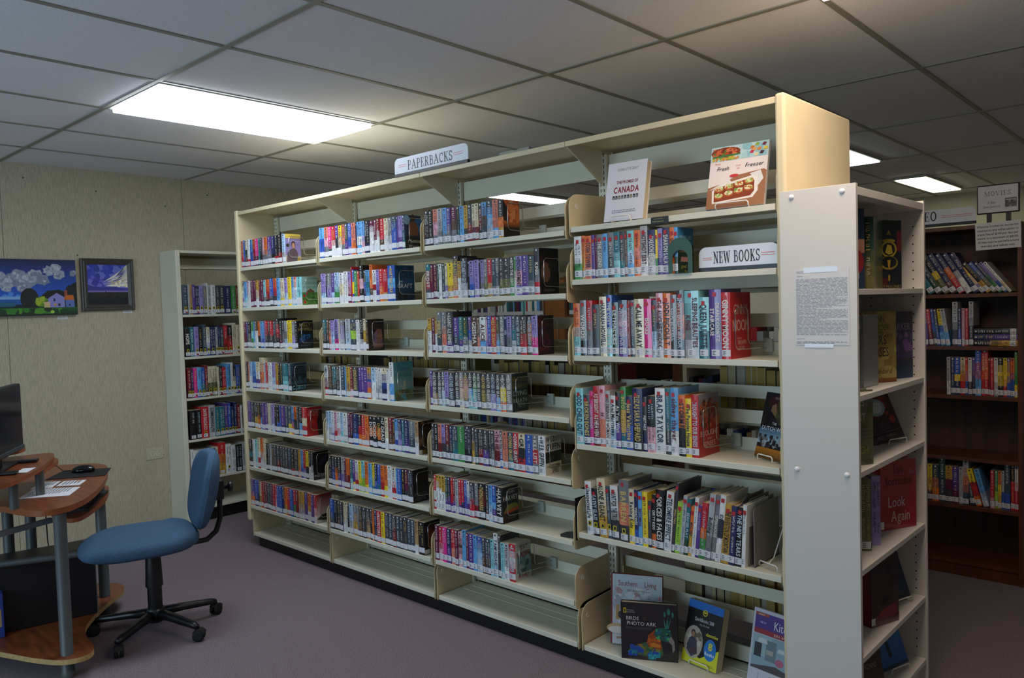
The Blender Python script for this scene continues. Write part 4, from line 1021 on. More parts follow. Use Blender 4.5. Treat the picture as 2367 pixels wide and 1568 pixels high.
# notice taped to its side
t = thing('notice', 'typed notice page taped to the white bookcase side', 'notice', (3.736, -.0975, 1.371))
m = MB(); m.box((0, -.0006, 0), (.169, 0, .237)); m.build('sheet', PAPER, t)
m = MB(); draw(m, frame((0, -.0007, 0), (1, 0, 0), (0, 0, 1)), .169, .237, [('l', .04, .95, .24, .98, '8a8a90', 2), ('l', .04, .9, .16, .92, '8a8a90', 1), ('l', .03, .13, .97, .88, '9a9aa0', 46), ('l', .03, .075, .18, .09, '8a8a90', 1), ('l', .03, .015, .95, .05, '8a8a90', 2)]); m.build('typed_text', VPRINT, t)
TAPE = mat('clear tape', 'd4dae2', 0.18)
for a, b, c, d in ((.03, .226, .135, .243), (.03, -.008, .12, .006)):
    m = MB(); m.box((a, -.0012, b), (c, -.0008, d)); m.build('tape', TAPE, t)
WX, WY = 3.69, -.097
def wbook(name, label, bl, br, z, H, T, bg, shapes, tilt=0, spine='K', hard=True, seed=1):
    d = Vector((br[0] - bl[0], br[1] - bl[1])); W = d.length; yaw = math.degrees(math.atan2(d.y, d.x))
    return display_book(name, label, standing((bl[0] + br[0]) / 2, (bl[1] + br[1]) / 2, z + .0006, yaw, tilt), W, H, T, bg, shapes, spine=spine, hard=hard, seed=seed)
# first shelf
wbook('display_book', 'blue and orange thriller half hidden behind the bookcase side, top shelf', (3.80, -.01), (3.875, .125), ZW[0], .262, .03, '1a2c48',
    [('g', 0, .6, 1, 1, '2a3c5c', '14233c', 4), ('t', 'STEVE', .5, .87, .1, 'a8a8a4', 'n', .9), ('t', 'BERRY', .5, .7, .1, 'a8a8a4', 'n', .9), ('g', 0, .45, 1, .62, 'b0705c', 'c89880', 4), ('r', .1, .22, .6, .46, '4a4842'), ('r', .18, .22, .2, .44, '8a867a'), ('r', .3, .22, .32, .44, '8a867a'), ('r', .42, .22, .44, .44, '8a867a'), ('e', .8, .34, .18, .15, '8c1a24'), ('t', 'JEFFERSON', .55, .17, .075, 'c8c8c4', 'n', .9), ('t', 'KEY', .5, .06, .075, 'c8c8c4', 'n', .5)], seed=21)
tb = thing('shelved_book', 'thin green spined book between two face out novels, top shelf of white bookcase', 'book', matrix=Matrix.Translation((3.872, .17, ZW[0] + .0005)) @ rot('Z', math.radians(8)))
B = new_B(); book_geo(B, .034, .238, .15, 'DDO', hard=True, label=False, rng=random.Random(3)); finish_book(tb, B, True)
wbook('display_book', 'black novel with a gold door knocker emblem, top shelf of white bookcase', (3.838, .285), (3.90, .42), ZW[0], .238, .03, '12131a',
    [('g', 0, 0, 1, 1, '16161e', '0e1018', 3), ('p', [(.04, .3), (.14, .55), (.2, .96), (.3, .9), (.22, .4), (.1, .2)], '3a4c6a'), ('e', .6, .58, .25, .12, 'a08a20', 24), ('e', .6, .58, .2, .095, '15161c', 24), ('p', [(.48, .53), (.56, .65), (.68, .63), (.72, .52), (.6, .5)], 'b09a2c'), ('e', .6, .7, .2, .03, '8c7820'), ('p', [(.52, .78), (.6, .86), (.68, .78), (.6, .8)], 'a08a20'), ('e', .6, .38, .28, .1, '8c7820', 24), ('e', .6, .39, .24, .085, '12131a', 24), ('p', [(.55, .42), (.65, .42), (.62, .3), (.58, .3)], 'b08c28'), ('e', .6, .16, .03, .05, 'a08028'), ('r', .85, .55, 1, .85, '5a141c'), ('r', .3, .05, .55, .16, '4a1218'), ('t', 'KATE MOLONEY', .6, .03, .045, '8a7a44', '', .8)], seed=22)
# second shelf
tb = thing('shelved_book', 'grey book at the near end of the second shelf, white bookcase', 'book', matrix=Matrix.Translation((3.85, .135, ZW[1] + .0005)))
B = new_B(); book_geo(B, .03, .24, .14, 'g', hard=True, label=False, rng=random.Random(4)); finish_book(tb, B, True)
wbook('display_book', 'gold novel titled WARS OF THE ROSES Stormbird in white bookcase', (3.815, .262), (3.885, .402), ZW[1], .248, .035, '94803c',
    [('n', 0, 0, 1, 1, ['a08a44', '8a7434', 'b09c58', '7c6830'], 30, .13), ('t', 'CONN', .45, .9, .09, '3a3014', 'n', .55), ('t', 'IGGULDEN', .5, .78, .075, '4a3e1c', 'n', .86), ('t', 'WARS', .42, .6, .125, '1e1a14', 'n', .74), ('t', 'OF THE', .8, .66, .04, '3a3014', 'i', .2), ('t', 'ROSES', .5, .43, .125, '1e1a14', 'n', .84), ('e', .42, .43, .07, .05, '6a3a3c'), ('t', 'Stormbird', .5, .16, .075, '5a3410', 'i', .86), ('g', 0, 0, 1, .06, '7a3a18', '8a5a24', 3)], spine='Y', seed=23)
wbook('display_book', 'purple night landscape novel behind the gold one, white bookcase', (3.842, .44), (3.888, .58), ZW[1], .242, .03, '231d34',
    [('g', 0, .28, 1, 1, '3a2c5c', '181826', 8), ('n', .1, .4, 1, .7, ['6a4a84', '4c3a70', '84609a'], 12, .13), ('g', 0, 0, 1, .3, '1c3a5c', '16182a', 5), ('t', 'DARKER', .5, .78, .1, '7a7a90', '', .8), ('t', 'DAY', .5, .6, .1, '4c4868', '', .5)], seed=24)
# third shelf
wbook('display_book', 'dull green novel at the near end of the third shelf, white bookcase', (3.852, -.035), (3.912, .075), ZW[2], .24, .03, '565838',
    [('n', 0, 0, 1, 1, ['5c5e3a', '4c4e30', '666842'], 20, .14), ('t', 'MILES', .5, .84, .1, 'b4b6a0', 'n', .9), ('t', 'HUNT', .5, .64, .1, 'b4b6a0', 'n', .8)] + [('r', .02, .5 - .05 * i, .98, .505 - .05 * i, '24261a') for i in range(4)] + [('t', 'MARCH', .5, .2, .1, '8c8c2c', 'n', .86)], spine='O', seed=25)
easel('white wire stand under the tilted LAST STAR novel', 3.852, .47, ZW[2], 72, .1, 16)
display_book('display_book', 'dark red novel titled LAST STAR tilted on a wire stand', Matrix.Translation((3.842, .46, ZW[2] + .008)) @ rot('Z', math.radians(60)) @ rot('X', -math.radians(20)) @ rot('Y', -math.radians(9)), .15, .215, .03, '2a1214',
    [('g', 0, .1, 1, 1, '1c0e12', '4a1a14', 6), ('n', .1, .4, .95, .85, ['6a2018', '40141a', '80301c'], 18, .14), ('e', .5, .6, .26, .15, '8ca0ac'), ('e', .5, .6, .18, .1, 'b8c4c8'), ('t', 'THE', .35, .93, .04, '7a5a54'), ('t', 'LAST STAR', .5, .82, .1, '140c0e', 'bn', .8), ('p', [(.45, .3), (.5, .5), (.55, .3)], '120a0e'), ('p', [(.3, .2), (.48, .36), (.52, .36), (.75, .2)], '3a3034'), ('e', .84, .36, .09, .07, '8c2a24'), ('r', .04, .17, .96, .175, '7a7478'), ('t', 'RICK YANCEY', .5, .1, .045, '8a8488', '', .7)], spine='n', seed=26)
wbook('display_book', 'brown patterned book leaning behind the LAST STAR novel', (3.80, .22), (3.825, .30), ZW[2], .2, .02, '6a5438', [('n', 0, 0, 1, 1, ['8a7048', '5a4830', 'a08850'], 20, .2)], tilt=14, seed=27)
# fourth shelf
tb = thing('shelved_book', 'olive brown book with a white spine label, fourth shelf of white bookcase', 'book', matrix=Matrix.Translation((3.865, .135, ZW[3] + .0005)) @ rot('Z', math.radians(35)))
B = new_B(); book_geo(B, .036, .24, .15, 'O', hard=True, rng=random.Random(5)); finish_book(tb, B, True)
tb = thing('shelved_book', 'lilac book beside the red LOOK AGAIN novel', 'book', matrix=Matrix.Translation((3.872, .215, ZW[3] + .0005)) @ rot('Z', math.radians(50)))
B = new_B(); book_geo(B, .032, .236, .12, 'l', hard=True, label=False, rng=random.Random(6)); finish_book(tb, B, True)
wbook('display_book', 'red novel titled Look Again in white bookcase', (3.832, .385), (3.908, .535), ZW[3], .25, .035, '9c1c26',
    [('t', 'Lisa', .5, .87, .12, '5c1018', 'n', .5), ('t', 'Scottoline', .5, .7, .12, '5c1018', 'n', .9), ('l', .78, .78, .95, .86, 'b08488', 3), ('t', 'Look', .45, .4, .15, 'c8b8b4', 'n', .7), ('t', 'Again', .55, .19, .15, 'c8b8b4', 'n', .84), ('r', 0, .02, .09, .13, 'd8d8d8')], spine='r', seed=28)
# fifth shelf
wbook('display_book', 'maroon novel with a white spine label, fifth shelf of white bookcase', (3.868, .17), (3.915, .30), ZW[4], .235, .035, '2e1820',
    [('n', 0, 0, 1, 1, ['32181f', '261219', '3a1c22'], 16, .15), ('p', [(.1, .1), (.4, .24), (.9, .28), (.95, .12), (.4, .04)], '7a2c34'), ('g', 0, 0, 1, .1, '7a6258', '4a2028', 4), ('r', 0, .03, .14, .13, 'd0d0d0')], spine='d', seed=29)
easel('white wire stand under the dark blue novel on the fifth shelf', 3.868, .46, ZW[4], 72, .1, 16)
display_book('display_book', 'dark blue novel on a wire stand, fifth shelf of white bookcase', Matrix.Translation((3.862, .45, ZW[4] + .008)) @ rot('Z', math.radians(66)) @ rot('X', -math.radians(17)) @ rot('Y', -math.radians(5)), .15, .23, .03, '141c2c',
    [('g', 0, .1, 1, .8, '18304c', '10141f', 6), ('t', 'LEARY', .6, .9, .06, '8a8248', '', .5), ('l', .45, .6, .8, .63, '8a8248', 1), ('p', [(.45, .15), (.5, .4), (.55, .15)], '0a0c12')], seed=30)
# sixth shelf
easel('white wire stand under the bright blue novel, lowest shelf', 3.868, .42, ZW[5], 72, .1, 16)
display_book('display_book', 'bright blue novel on a wire stand, lowest shelf of white bookcase', Matrix.Translation((3.862, .42, ZW[5] + .008)) @ rot('Z', math.radians(66)) @ rot('X', -math.radians(17)) @ rot('Y', -math.radians(6)), .15, .21, .03, '2a6aa8',
    [('g', 0, 0, 1, 1, '1c5c9c', '3c7cb4', 6), ('t', 'ISLAND', .5, .87, .09, 'a8bcc8', 'n', .8), ('p', [(.45, .15), (.42, .55), (.5, .6), (.56, .2)], '12303c'), ('r', 0, 0, 1, .05, '1c3c54')], spine='n', seed=31)
wbook('display_book', 'dark red paperback leaning at the near end of the lowest shelf', (3.86, .10), (3.905, .2), ZW[5], .16, .03, '3a2420', [('n', 0, 0, 1, 1, ['4c3028', '2c1a18', '5c4030'], 14, .2), ('t', 'ADAMS', .5, .7, .1, '9a8a78', 'n', .8)], tilt=10, seed=32)

# ------------------------------------------------------------------ bookcase against the paneled wall
wc = thing('wall_bookcase', 'cream steel bookcase against the paneled wall beside the sunset painting', 'bookcase', (-1.098, -.042, 0))
WCW, WCD = .93, .268
bx('side_panel', (0, 0, 0), (WCD, .034, 2.006), STEEL, wc, .004)
bx('side_panel', (0, WCW - .034, 0), (WCD, WCW, 2.006), STEEL, wc, .004)
bx('top_panel', (.002, .034, 1.984), (WCD - .002, WCW - .034, 2.004), STEEL, wc, .002)
bx('stretcher', (.004, .034, 1.885), (.014, WCW - .034, 1.965), STEEL, wc)
bx('kick_plate', (.01, .036, 0), (WCD - .03, WCW - .036, .086), KICK, wc)
for z in (1.536, 1.228, .925, .619, .328, .11):
    o = bx('shelf', (.004, .0345, z - .018), (WCD, WCW - .0345, z), STEEL, wc, .002)
    if z > .2: bx('back_lip', (.004, .036, z), (.008, WCW - .036, z + .05), STEEL, o)
WROWS = [
'-8;1536;42e 11s 22h 21p 32n 29l 27g 9W^230 24s 35W 30k 38k 51n 45G 17d 30k 35g',
'1;1228;39K=HOPE 31t 32l 30K 28e^232 28cWb 44n 18s 21n 26e 31rd 38Kr 31c^236 27c 30k 25n',
'4;925;27dv 20n 27m 32ub^222 27bt 23dB^232 32cO 42cO 14c 24K 31r 35u^230 21W^238 21Kc 34b 30k 25n',
'9;619;50K^215 35K 58r^232=DAVID_BALDACCI 52s^236=COMMONWEALTH 31t 40t 26p^240 26b^238 23n 24n^240 27d 17W 25k',
'1;328;25W 33W 27s 32kB 28Wb 44b 24cK 57rY^238 47W 32W 55K 22s 30k']
for ri, row in enumerate(WROWS):
    y, z, toks = row.split(';'); y = max(int(y) / 1000, -.004); z = int(z) / 1000
    rng = random.Random(ri + 50)
    for i, q in enumerate(toks.split()):
        wmm, codes, hh, ln, title = TOK.match(q).groups()
        W = int(wmm) / 1000; H = int(hh) / 1000 if hh else rng.uniform(.205, .222)
        M = Matrix.Translation((-.832 - rng.uniform(0, .006), y + W / 2, z + .0003)) @ rot('Z', math.pi / 2)
        t = thing('library_book', f'{NAMES[codes[0]]} book with spine sticker, {nth(i)} from the chair side, {SHELFN[ri]} shelf, wall bookcase', 'book', group='books in the wall bookcase', matrix=M)
        B = new_B(); book_geo(B, W - .0008, H, .15, codes, title=title, hard=True, yellow=rng.random() < .75 and W > .016, reddot=rng.random() < .3, rng=rng)
        finish_book(t, B, rng.random() < .5)
        y += W
t = structure(bx('trim_1', (-1.0, .21, 0), (-.86, .50, .004), mat('brown floor register', '3c3328', 0.6)))

# ------------------------------------------------------------------ brown wooden video bookcase
vb = thing('video_bookcase', 'brown wood laminate bookcase of videos under the MOVIES sign', 'bookcase', (3.06, 2.116, 0))
VW, VD, VH = .906, .29, 1.872
bx('side_panel', (VW - .02, 0, 0), (VW, VD, VH), WALNUT, vb, .001)
bx('side_panel', (0, 0, 0), (.02, VD, VH), WALNUT, vb, .001)
bx('back_panel', (.02, VD - .006, .05), (VW - .02, VD, VH), WALNUTB, vb)
bx('top_panel', (.02, .0, VH - .02), (VW - .02, VD - .006, VH), WALNUT, vb, .001)
for z in (1.515, 1.238, .976, .645, .385, .085):
    bx('shelf', (.0205, .004, z - .02), (VW - .0205, VD - .007, z), WALNUT, vb, .001)
bx('plinth', (.0205, .012, 0), (VW - .0205, .03, .064), WALNUT, vb)
VROWS = [(1.515, '3533,37,nt<-30 3570,36,eD<-30 3606,37,KyO<-30 3643,35,nB<-30 3678,33,nor<-30 3711,34,nW<-30 3746,35,n<-30 3780,26,oyl<-37 3806,29,KY<-37 3835,26,bO<-37 3861,24,nG<-37 3885,20,lb<-37 3905,19,Wc<-37'),
(1.238, '3505,20,p 3532,20,rd<-6 3551,17,bk<-6 3569,17,kb<-6 3586,23,ybu<-6 3613,22,su<-9 3642,26,sk^235 3669,16,nb 3686,15,P 3702,15,r 3719,22,sk^235'),
(.976, '3614,18,sW 3632,19,ne 3651,28,byn 3679,24,cYr 3703,12,rob 3715,18,Wk 3733,16,pn 3749,28,bru^242 3777,32,ror^242 3809,9,d 3818,16,r 3834,18,Ws 3852,24,KyK 3876,17,yr 3893,15,pYb 3908,18,ob 3926,14,Gy^235'),
(.385, '3491,20,k 3513,24,yYB 3539,32,eo 3571,31,De^240 3602,34,Yvk 3636,30,pv 3667,20,s 3687,28,sSe^240 3722,26,e<-8 3752,28,yro<-14 3784,27,ua<-14 3815,19,rP 3834,15,GL 3849,15,oyY 3864,14,sb 3879,26,eb^240 3906,18,Krr^236 3925,16,Wr^235')]
for ri, (z, toks) in enumerate(VROWS):
    rng = random.Random(ri + 80)
    for i, q in enumerate(toks.split()):
        x, wmm, rest = q.split(',')
        codes, hh, ln = re.match(r'([A-Za-z]+)(?:\^(\d+))?(?:<(-?\d+))?$', rest).groups()
        a = int(ln) if ln else 0; W = int(wmm) / 1000 * math.cos(math.radians(a)) - .0012
        H = int(hh) / 1000 if hh else ((.243 if i < 7 else .196) if ri == 0 else .2)
        M = lean_matrix(int(x) / 1000 + .0006, W, z + .0004, a, 2.142 + rng.uniform(0, .01))
        t = thing('video_case', f'{NAMES[codes[0]]} video case, {"leaning" if a < -4 else "upright"}, {nth(i)} along the {("top", "second", "third", "fifth")[ri]} shelf, brown bookcase', 'video', group='video cases in the brown bookcase', matrix=M)
        B = new_B(); book_geo(B, W, H, .135, codes, rng=rng)
        finish_book(t, B)
for i, codes in enumerate(('KY', 'np', 'Ke')):
    M = Matrix.Translation((3.9435, 2.15, 1.2395 + .015 + i * .0305)) @ rot('Y', -math.pi / 2)
    t = thing('video_case', f'{("dark", "purple", "slate")[i]} video case lying flat, {("lowest", "middle", "topmost")[i]} of the pile on the second shelf', 'video', group='video cases in the brown bookcase', matrix=M)
    B = new_B(); book_geo(B, .029, .20, .13, codes, rng=random.Random(90 + i)); finish_book(t, B)
plate_sign('sign', 'white VIDEO sign standing on top of the brown bookcase', 'sign', 3.235, 3.762, VH + .022, VH + .098, 2.122, 'VIDEO', (.36, .655, .22, .66), ((.05, .4, .33), (.05, .52, .33), (.69, .4, .97), (.69, .52, .97)), col='c8ccd0')
t = thing('sign', 'framed MOVIES three day loan sign above the brown bookcase', 'sign', (3.862, 2.124, VH + .0005))
m = MB()
for x in (-.052, .034): m.box((x, 0, 0), (x + .022, .008, .055))
m.build('post', BLACK, t)
m = MB(); m.box((-.096, -.002, .05), (.094, .01, .198)); bevel(m.build('frame', BLACK, t), .004, 2)
M = frame((-.0895, -.0026, .0565), (1, 0, 0), (0, 0, 1)); W, H = .177, .135
m = MB(); m.add([M @ Vector(p) for p in ((0, 0, 0), (W, 0, 0), (W, H, 0), (0, H, 0))], [(0, 1, 2, 3)], C('d4d6d8')); m.build('card', VPRINT, t)
m = MB(); slab_text(m, M, 'MOVIES', .16 * W, .84 * W, .62 * H, .17 * H, '1c1c22', weight=.8)
draw(m, M, W, H, [('t', '3 day', .34, .38, .085, '2a2a30', 'i', .2), ('t', 'loan period', .34, .22, .085, '2a2a30', 'i', .4), ('r', .68, .16, .97, .5, '5a5c60'), ('n', .69, .17, .96, .49, ['2a2a2c', 'a8a8a8', '3c3c40', '8a8a8c'], 16, .035), ('r', .7, .42, .95, .45, 'c8c8c8')], seed=4)
m.build('lettering', VPRINT, t)
t = thing('notice', 'printed late fee notice hanging below the MOVIES sign', 'notice', matrix=Matrix.Translation((3.864, 2.112, 1.74)) @ rot('Y', math.radians(-1.2)))
m = MB(); m.box((-.101, -.001, 0), (.101, 0, .138)); m.build('sheet', PAPER, t)
m = MB(); M = frame((-.101, -.0012, 0), (1, 0, 0), (0, 0, 1))
draw(m, M, .202, .138, [('t', s_, .5, .86 - i * .145, .075, '4a4a50', 'b', .9) for i, s_ in enumerate(('Effective October 1st, movies not', 'returned on time will be subject to', 'a late fee of $1.00 per day per', 'movie to a maximum of $10.00.', 'All fines must be paid before more', 'movies are taken out.'))])
m.build('lettering', VPRINT, t)

# ------------------------------------------------------------------ things glimpsed beyond the shelving
fb = thing('far_bookcase', 'brown wooden bookcase glimpsed through the gaps of the steel shelving', 'bookcase', (-.35, 2.25, 0))
for x in (0, 1.02, 1.24, 2.2): bx('side_panel', (x, 0, 0), (x + .02, .3, 1.75), WALNUT, fb)
bx('back_panel', (.02, .29, 0), (2.2, .3, 1.75), WALNUTB, fb)
bx('door', (1.04, .0, .05), (1.24, .018, 1.72), mat('orange oak', '8a5426', 0.4, noise=.2, scale=3, stretch=(9, 9, 1)), fb)
for z in (.1, .44, .78, 1.12, 1.44, 1.73):
    for a, b in ((.02, 1.02), (1.26, 2.2)): bx('shelf', (a, .0, z - .02), (b, .29, z), WALNUT, fb)
m = MB(); rng = random.Random(77)
for z in (.44, .78, 1.12, 1.44):
    for a, b in ((.03, 1.0), (1.27, 2.18)):
        x = a
        while x < b:
            w_ = rng.uniform(.014, .034)
            if rng.random() < .93:
                h = rng.uniform(.13, .2); c = C(rng.choice('kngbulTtWsrvcpeWs'))
                m.box((-.35 + x, 2.27, z), (-.35 + x + w_ - .001, 2.4, z + h), c)
                m.box((-.35 + x, 2.2692, z + .01), (-.35 + x + w_ - .001, 2.27, z + .04), C('d0d0d2'))
            x += w_
o = m.build('media_cases', VCOVER); o['kind'] = 'stuff'; o['label'] = 'rows of small media cases in the wooden bookcase beyond the gaps'; o['category'] = 'media cases'
fs = thing('far_shelving', 'cream steel shelving glimpsed through the gaps beside the wooden bookcase', 'shelving', (2.05, 2.05, 0))
bx('end_panel', (0, 0, 0), (.03, .3, 1.6), STEEL, fs); bx('end_panel', (.9, 0, 0), (.93, .3, 1.6), STEEL, fs); bx('back_panel', (.03, .28, .05), (.9, .29, 1.6), STEEL, fs)
for z in (.12, .45, .78, 1.1, 1.40): bx('shelf', (.03, 0, z - .02), (.9, .28, z), STEEL, fs)
m = MB()
for z in (.12, .45, .78, 1.1):
    x = .04
    while x < .85:
        w_ = rng.uniform(.02, .045)
        if rng.random() < .8: m.box((2.05 + x, 2.07, z), (2.05 + x + w_ - .001, 2.22, z + rng.uniform(.18, .25)), C(rng.choice('kngbWscBrvWhc')))
        x += w_
o = m.build('distant_books', VCOVER); o['kind'] = 'stuff'; o['label'] = 'rows of books in the steel shelving beyond the gaps'; o['category'] = 'books'

# ------------------------------------------------------------------ paintings, title cards, outlet on the paneled wall
t = thing('painting', 'unframed canvas of a lit house under dark blue sky and white clouds', 'painting', (-1.0995, -.628, 1.56))
W, H = .60, .372
m = MB(); m.box((0, -W, 0), (.032, 0, H), C('141a2a')); m.build('canvas', VPAINT, t)
rp = random.Random(8)
cl = []
for cx, cy, s_ in ((.10, .72, .1), (.22, .66, .11), (.34, .62, .1), (.42, .72, .09), (.5, .62, .12), (.58, .7, .1), (.66, .64, .09), (.72, .8, .07), (.8, .85, .07), (.82, .74, .075), (.97, .76, .05), (.3, .52, .08), (.45, .5, .07), (.15, .5, .09)):
    q = []
    for j in range(14):
        a = 2 * math.pi * j / 14; r = s_ * rp.uniform(.75, 1.2)
        q.append((min(1, cx + r * .8 * math.cos(a)), min(.97, cy + r * 1.2 * math.sin(a))))
    cl.append(('p', q, rp.choice(('8a90a4', '9aa0b0', '7c8498', 'a4a8b4'))))
    cl.append(('n', cx - s_ * .6, cy - s_ * .8, cx + s_ * .55, min(.96, cy + s_ * .8), ['a8acba', '767e94', 'b8bac2', '868ea4'], 9, s_ * .28))
P1 = [('g', 0, .3, 1, 1, '1c5ac8', '0c1240', 12)] + cl + [('n', 0, .3, .55, .42, ['4a8ad8', '8ab0e0', '2a64b8'], 10, .05), ('r', 0, .28, .6, .34, '7ea8d8'), ('r', 0, .2, .55, .29, '1c58a4'), ('n', 0, .16, .5, .24, ['164a5c', '0f3440', '1c6078'], 12, .07), ('e', .52, .3, .09, .19, '0c1410'), ('p', [(.6, .3), (.7, .44), (.82, .46), (.9, .4), (.95, .56), (1, .6), (1, .1), (.6, .1)], '0b1210'), ('e', .93, .42, .05, .12, '0c1612'), ('e', .64, .24, .07, .09, '5a8a1c'), ('n', .58, .16, .74, .34, ['78a020', '3c6414', 'a0b428'], 12, .03),
    ('p', [(.7, .14), (.7, .3), (.79, .4), (.87, .32), (.87, .14)], '8a86c8'), ('r', .87, .32, .9, .45, '9a4a40'), ('p', [(.86, .29), (.89, .36), (.96, .36), (.97, .27), (.9, .25)], 'c8641c'), ('r', .88, .13, .97, .27, '5a74b4'), ('r', .66, .14, .72, .24, 'd0b884'), ('r', .755, .25, .775, .3, '26304c'), ('r', .8, .16, .825, .21, '26304c'), ('r', .91, .16, .93, .2, '26304c'), ('r', .76, .17, .785, .21, 'c8963c'), ('g', 0, 0, 1, .14, '04120e', '1c5a20', 6), ('n', .1, .03, .9, .13, ['2c7a24', '0f3c20', '4a9024', '123018'], 24, .06), ('e', .74, .06, .02, .03, 'a0c83c')]
m = MB(); draw(m, frame((.0322, -W, 0), (0, 1, 0), (0, 0, 1)), W, H, P1, seed=2); m.build('picture', VPAINT, t)
t = thing('painting', 'grey framed sunset painting of a blue sky over a dark field', 'painting', (-1.0995, -.592, 1.583))
W, H = .352, .365; f_ = .042
FR = mat('grey brown picture frame', '4a463e', 0.4, noise=.15, scale=30)
m = MB(); prof = [(0, 0), (0, .022), (.006, .026), (.018, .020), (.024, .024), (.036, .016), (f_, .012), (f_, 0)]
cs = [(0, 0, 1, 1), (W, 0, -1, 1), (W, H, -1, -1), (0, H, 1, -1)]
v = [(d_, cx + sx * a, cz + sz * a) for cx, cz, sx, sz in cs for a, d_ in prof]; n = len(prof)
m.add(v, [(i * n + k, ((i + 1) % 4) * n + k, ((i + 1) % 4) * n + k + 1, i * n + k + 1) for i in range(4) for k in range(n - 1)])
m.build('frame', FR, t)
m = MB(); m.box((0, f_ - .004, f_ - .004), (.008, W - f_ + .004, H - f_ + .004)); m.build('backing', DARK, t)
P2 = [('g', 0, .3, 1, 1, '4a4ab8', '2438a8', 10), ('n', 0, .45, 1, 1, ['3c4ab4', '5a5ec0', '2c3a98', '6a70c8'], 40, .09)]
for i in range(16):
    a = i / 15; x0 = .38 + .1 * rp.random(); y0 = .46 + .12 * a
    P2.append(('p', [(x0, y0), (1, .42 + .55 * a), (1, .45 + .55 * a + .02 * rp.random()), (x0 + .25, y0 + .09 * a + .03)], rp.choice(('d8d4cc', 'e6e0d0', 'c8c4d0', 'f0e8d0', '9a9cc8', 'dcd0a8'))))
P2 += [('n', .5, .42, 1, .62, ['e8dcb0', 'd8d0c0', 'f0e8d0', 'b8a890'], 16, .05), ('p', [(0, .34), (0, .5), (.3, .42), (.6, .44), (1, .38), (1, .32)], '33388c'), ('g', 0, .3, 1, .36, '9a80b8', '4c50a8', 4), ('g', 0, 0, 1, .31, '06070a', '14181a', 6), ('p', [(.42, .3), (.45, .345), (.46, .3)], '101418'), ('n', .02, .18, .98, .3, ['1c2418', '28241c', '12181a'], 18, .08)]
m = MB(); draw(m, frame((.0085, f_, f_), (0, 1, 0), (0, 0, 1)), W - 2 * f_, H - 2 * f_, P2, seed=6); m.build('picture', VPAINT, t)
for lab, y, z in (('white title card under the house painting', -.745, 1.530), ('white title card under the framed sunset painting', -.318, 1.562)):
    t = thing('title_card', lab, 'card', (-1.0998, y, z))
    m = MB(); m.box((0, 0, 0), (.0012, .062, .021)); m.build('card', PAPER, t)
    m = MB(); draw(m, frame((.0013, 0, 0), (0, 1, 0), (0, 0, 1)), .062, .021, [('l', .1, .15, .9, .85, '8a8a90', 3)]); m.build('print', VPRINT, t)
t = thing('wall_outlet', 'beige double electrical outlet plate low on the paneled wall', 'outlet', (-1.0998, -.208, .476))
IV = mat('ivory plastic', 'bdb698', 0.4)
m = MB(); m.box((0, 0, 0), (.006, .121, .086)); bevel(m.build('cover_plate', IV, t), .002, 2)
m = MB()
for y in (.043, .078):
    m.lathe([(.0165, 0), (.016, .002)], 20, Matrix.Translation((.006, y, .043)) @ rot('Y', math.pi / 2))
m.build('socket', mat('ivory socket', 'cfc9b0', 0.35), t)
m = MB()
for y in (.043, .078):
    for a, b, c, d in ((-.007, .003, .0035, .006), (.0045, .003, .0035, .006), (-.002, -.009, .004, .005)):
        m.box((.008, y + a, .043 + b), (.0086, y + a + c, .043 + b + d))
m.build('socket_slot', DARK, t)

# ------------------------------------------------------------------ computer desk
dk = thing('computer_desk', 'cherry laminate computer desk with rounded shelves and grey tube legs', 'desk', (.62, -1.3, 0))
DM = Matrix.Translation((-.62, 1.3, 0))
def smooth_poly(P, it=2):
    for _ in range(it):
        Q = []
        for i in range(len(P)):
            a, b = Vector(P[i]), Vector(P[(i + 1) % len(P)])
            Q += [tuple(a * .75 + b * .25), tuple(a * .25 + b * .75)]
        P = Q
    return P
def board(name, P, z0, z1, edge=EDGEB, it=2):
    m = MB(); P = smooth_poly([(a - .62, b + 1.3) for a, b in P], it); n = len(P)
    m.add([(a, b, z1) for a, b in P], [tuple(range(n))], mi=0)
    m.add([(a, b, z0) for a, b in P], [tuple(range(n))[::-1]], mi=0)
    v = [(a, b, z) for z in (z0, z1) for a, b in P]
    m.add(v, [(i, (i + 1) % n, n + (i + 1) % n, n + i) for i in range(n)], mi=1)
    me_area = sum(P[i][0] * P[(i + 1) % n][1] - P[(i + 1) % n][0] * P[i][1] for i in range(n))
    if me_area < 0: m.f = [f[::-1] for f in m.f]
    return m.build(name, [CHERRY, edge], dk)
board('desktop', [(.126, -1.056), (.19, -.985), (.30, -.965), (.486, -1.03), (.66, -1.10), (.87, -1.205), (1.03, -1.305), (1.12, -1.385), (1.155, -1.449), (1.15, -1.51), (1.11, -1.55), (1.013, -1.585), (.867, -1.61), (.6, -1.9), (.1, -1.75), (-.1, -1.3)], .71, .735)
tr = board('keyboard_tray', [(.25, -.965), (.33, -.97), (.592, -1.08), (.72, -1.165), (.84, -1.25), (.905, -1.315), (.87, -1.36), (.6, -1.36), (.3, -1.17), (.2, -1.02)], .60, .62)
board('monitor_shelf', [(.44, -1.40), (.45, -1.30), (.50, -1.275), (.61, -1.315), (.79, -1.40), (.90, -1.46), (1.0, -1.535), (1.075, -1.586), (1.15, -1.65), (1.12, -1.9), (.6, -1.95), (.35, -1.6)], .852, .87)
board('lower_shelf_layer', [(.45, -1.30), (.55, -1.275), (.64, -1.305), (.72, -1.36), (.86, -1.445), (.7, -1.6), (.45, -1.5)], .832, .850)
board('raised_corner', [(.44, -1.42), (.49, -1.395), (.56, -1.42), (.63, -1.49), (.5, -1.62), (.38, -1.5)], .905, .92)
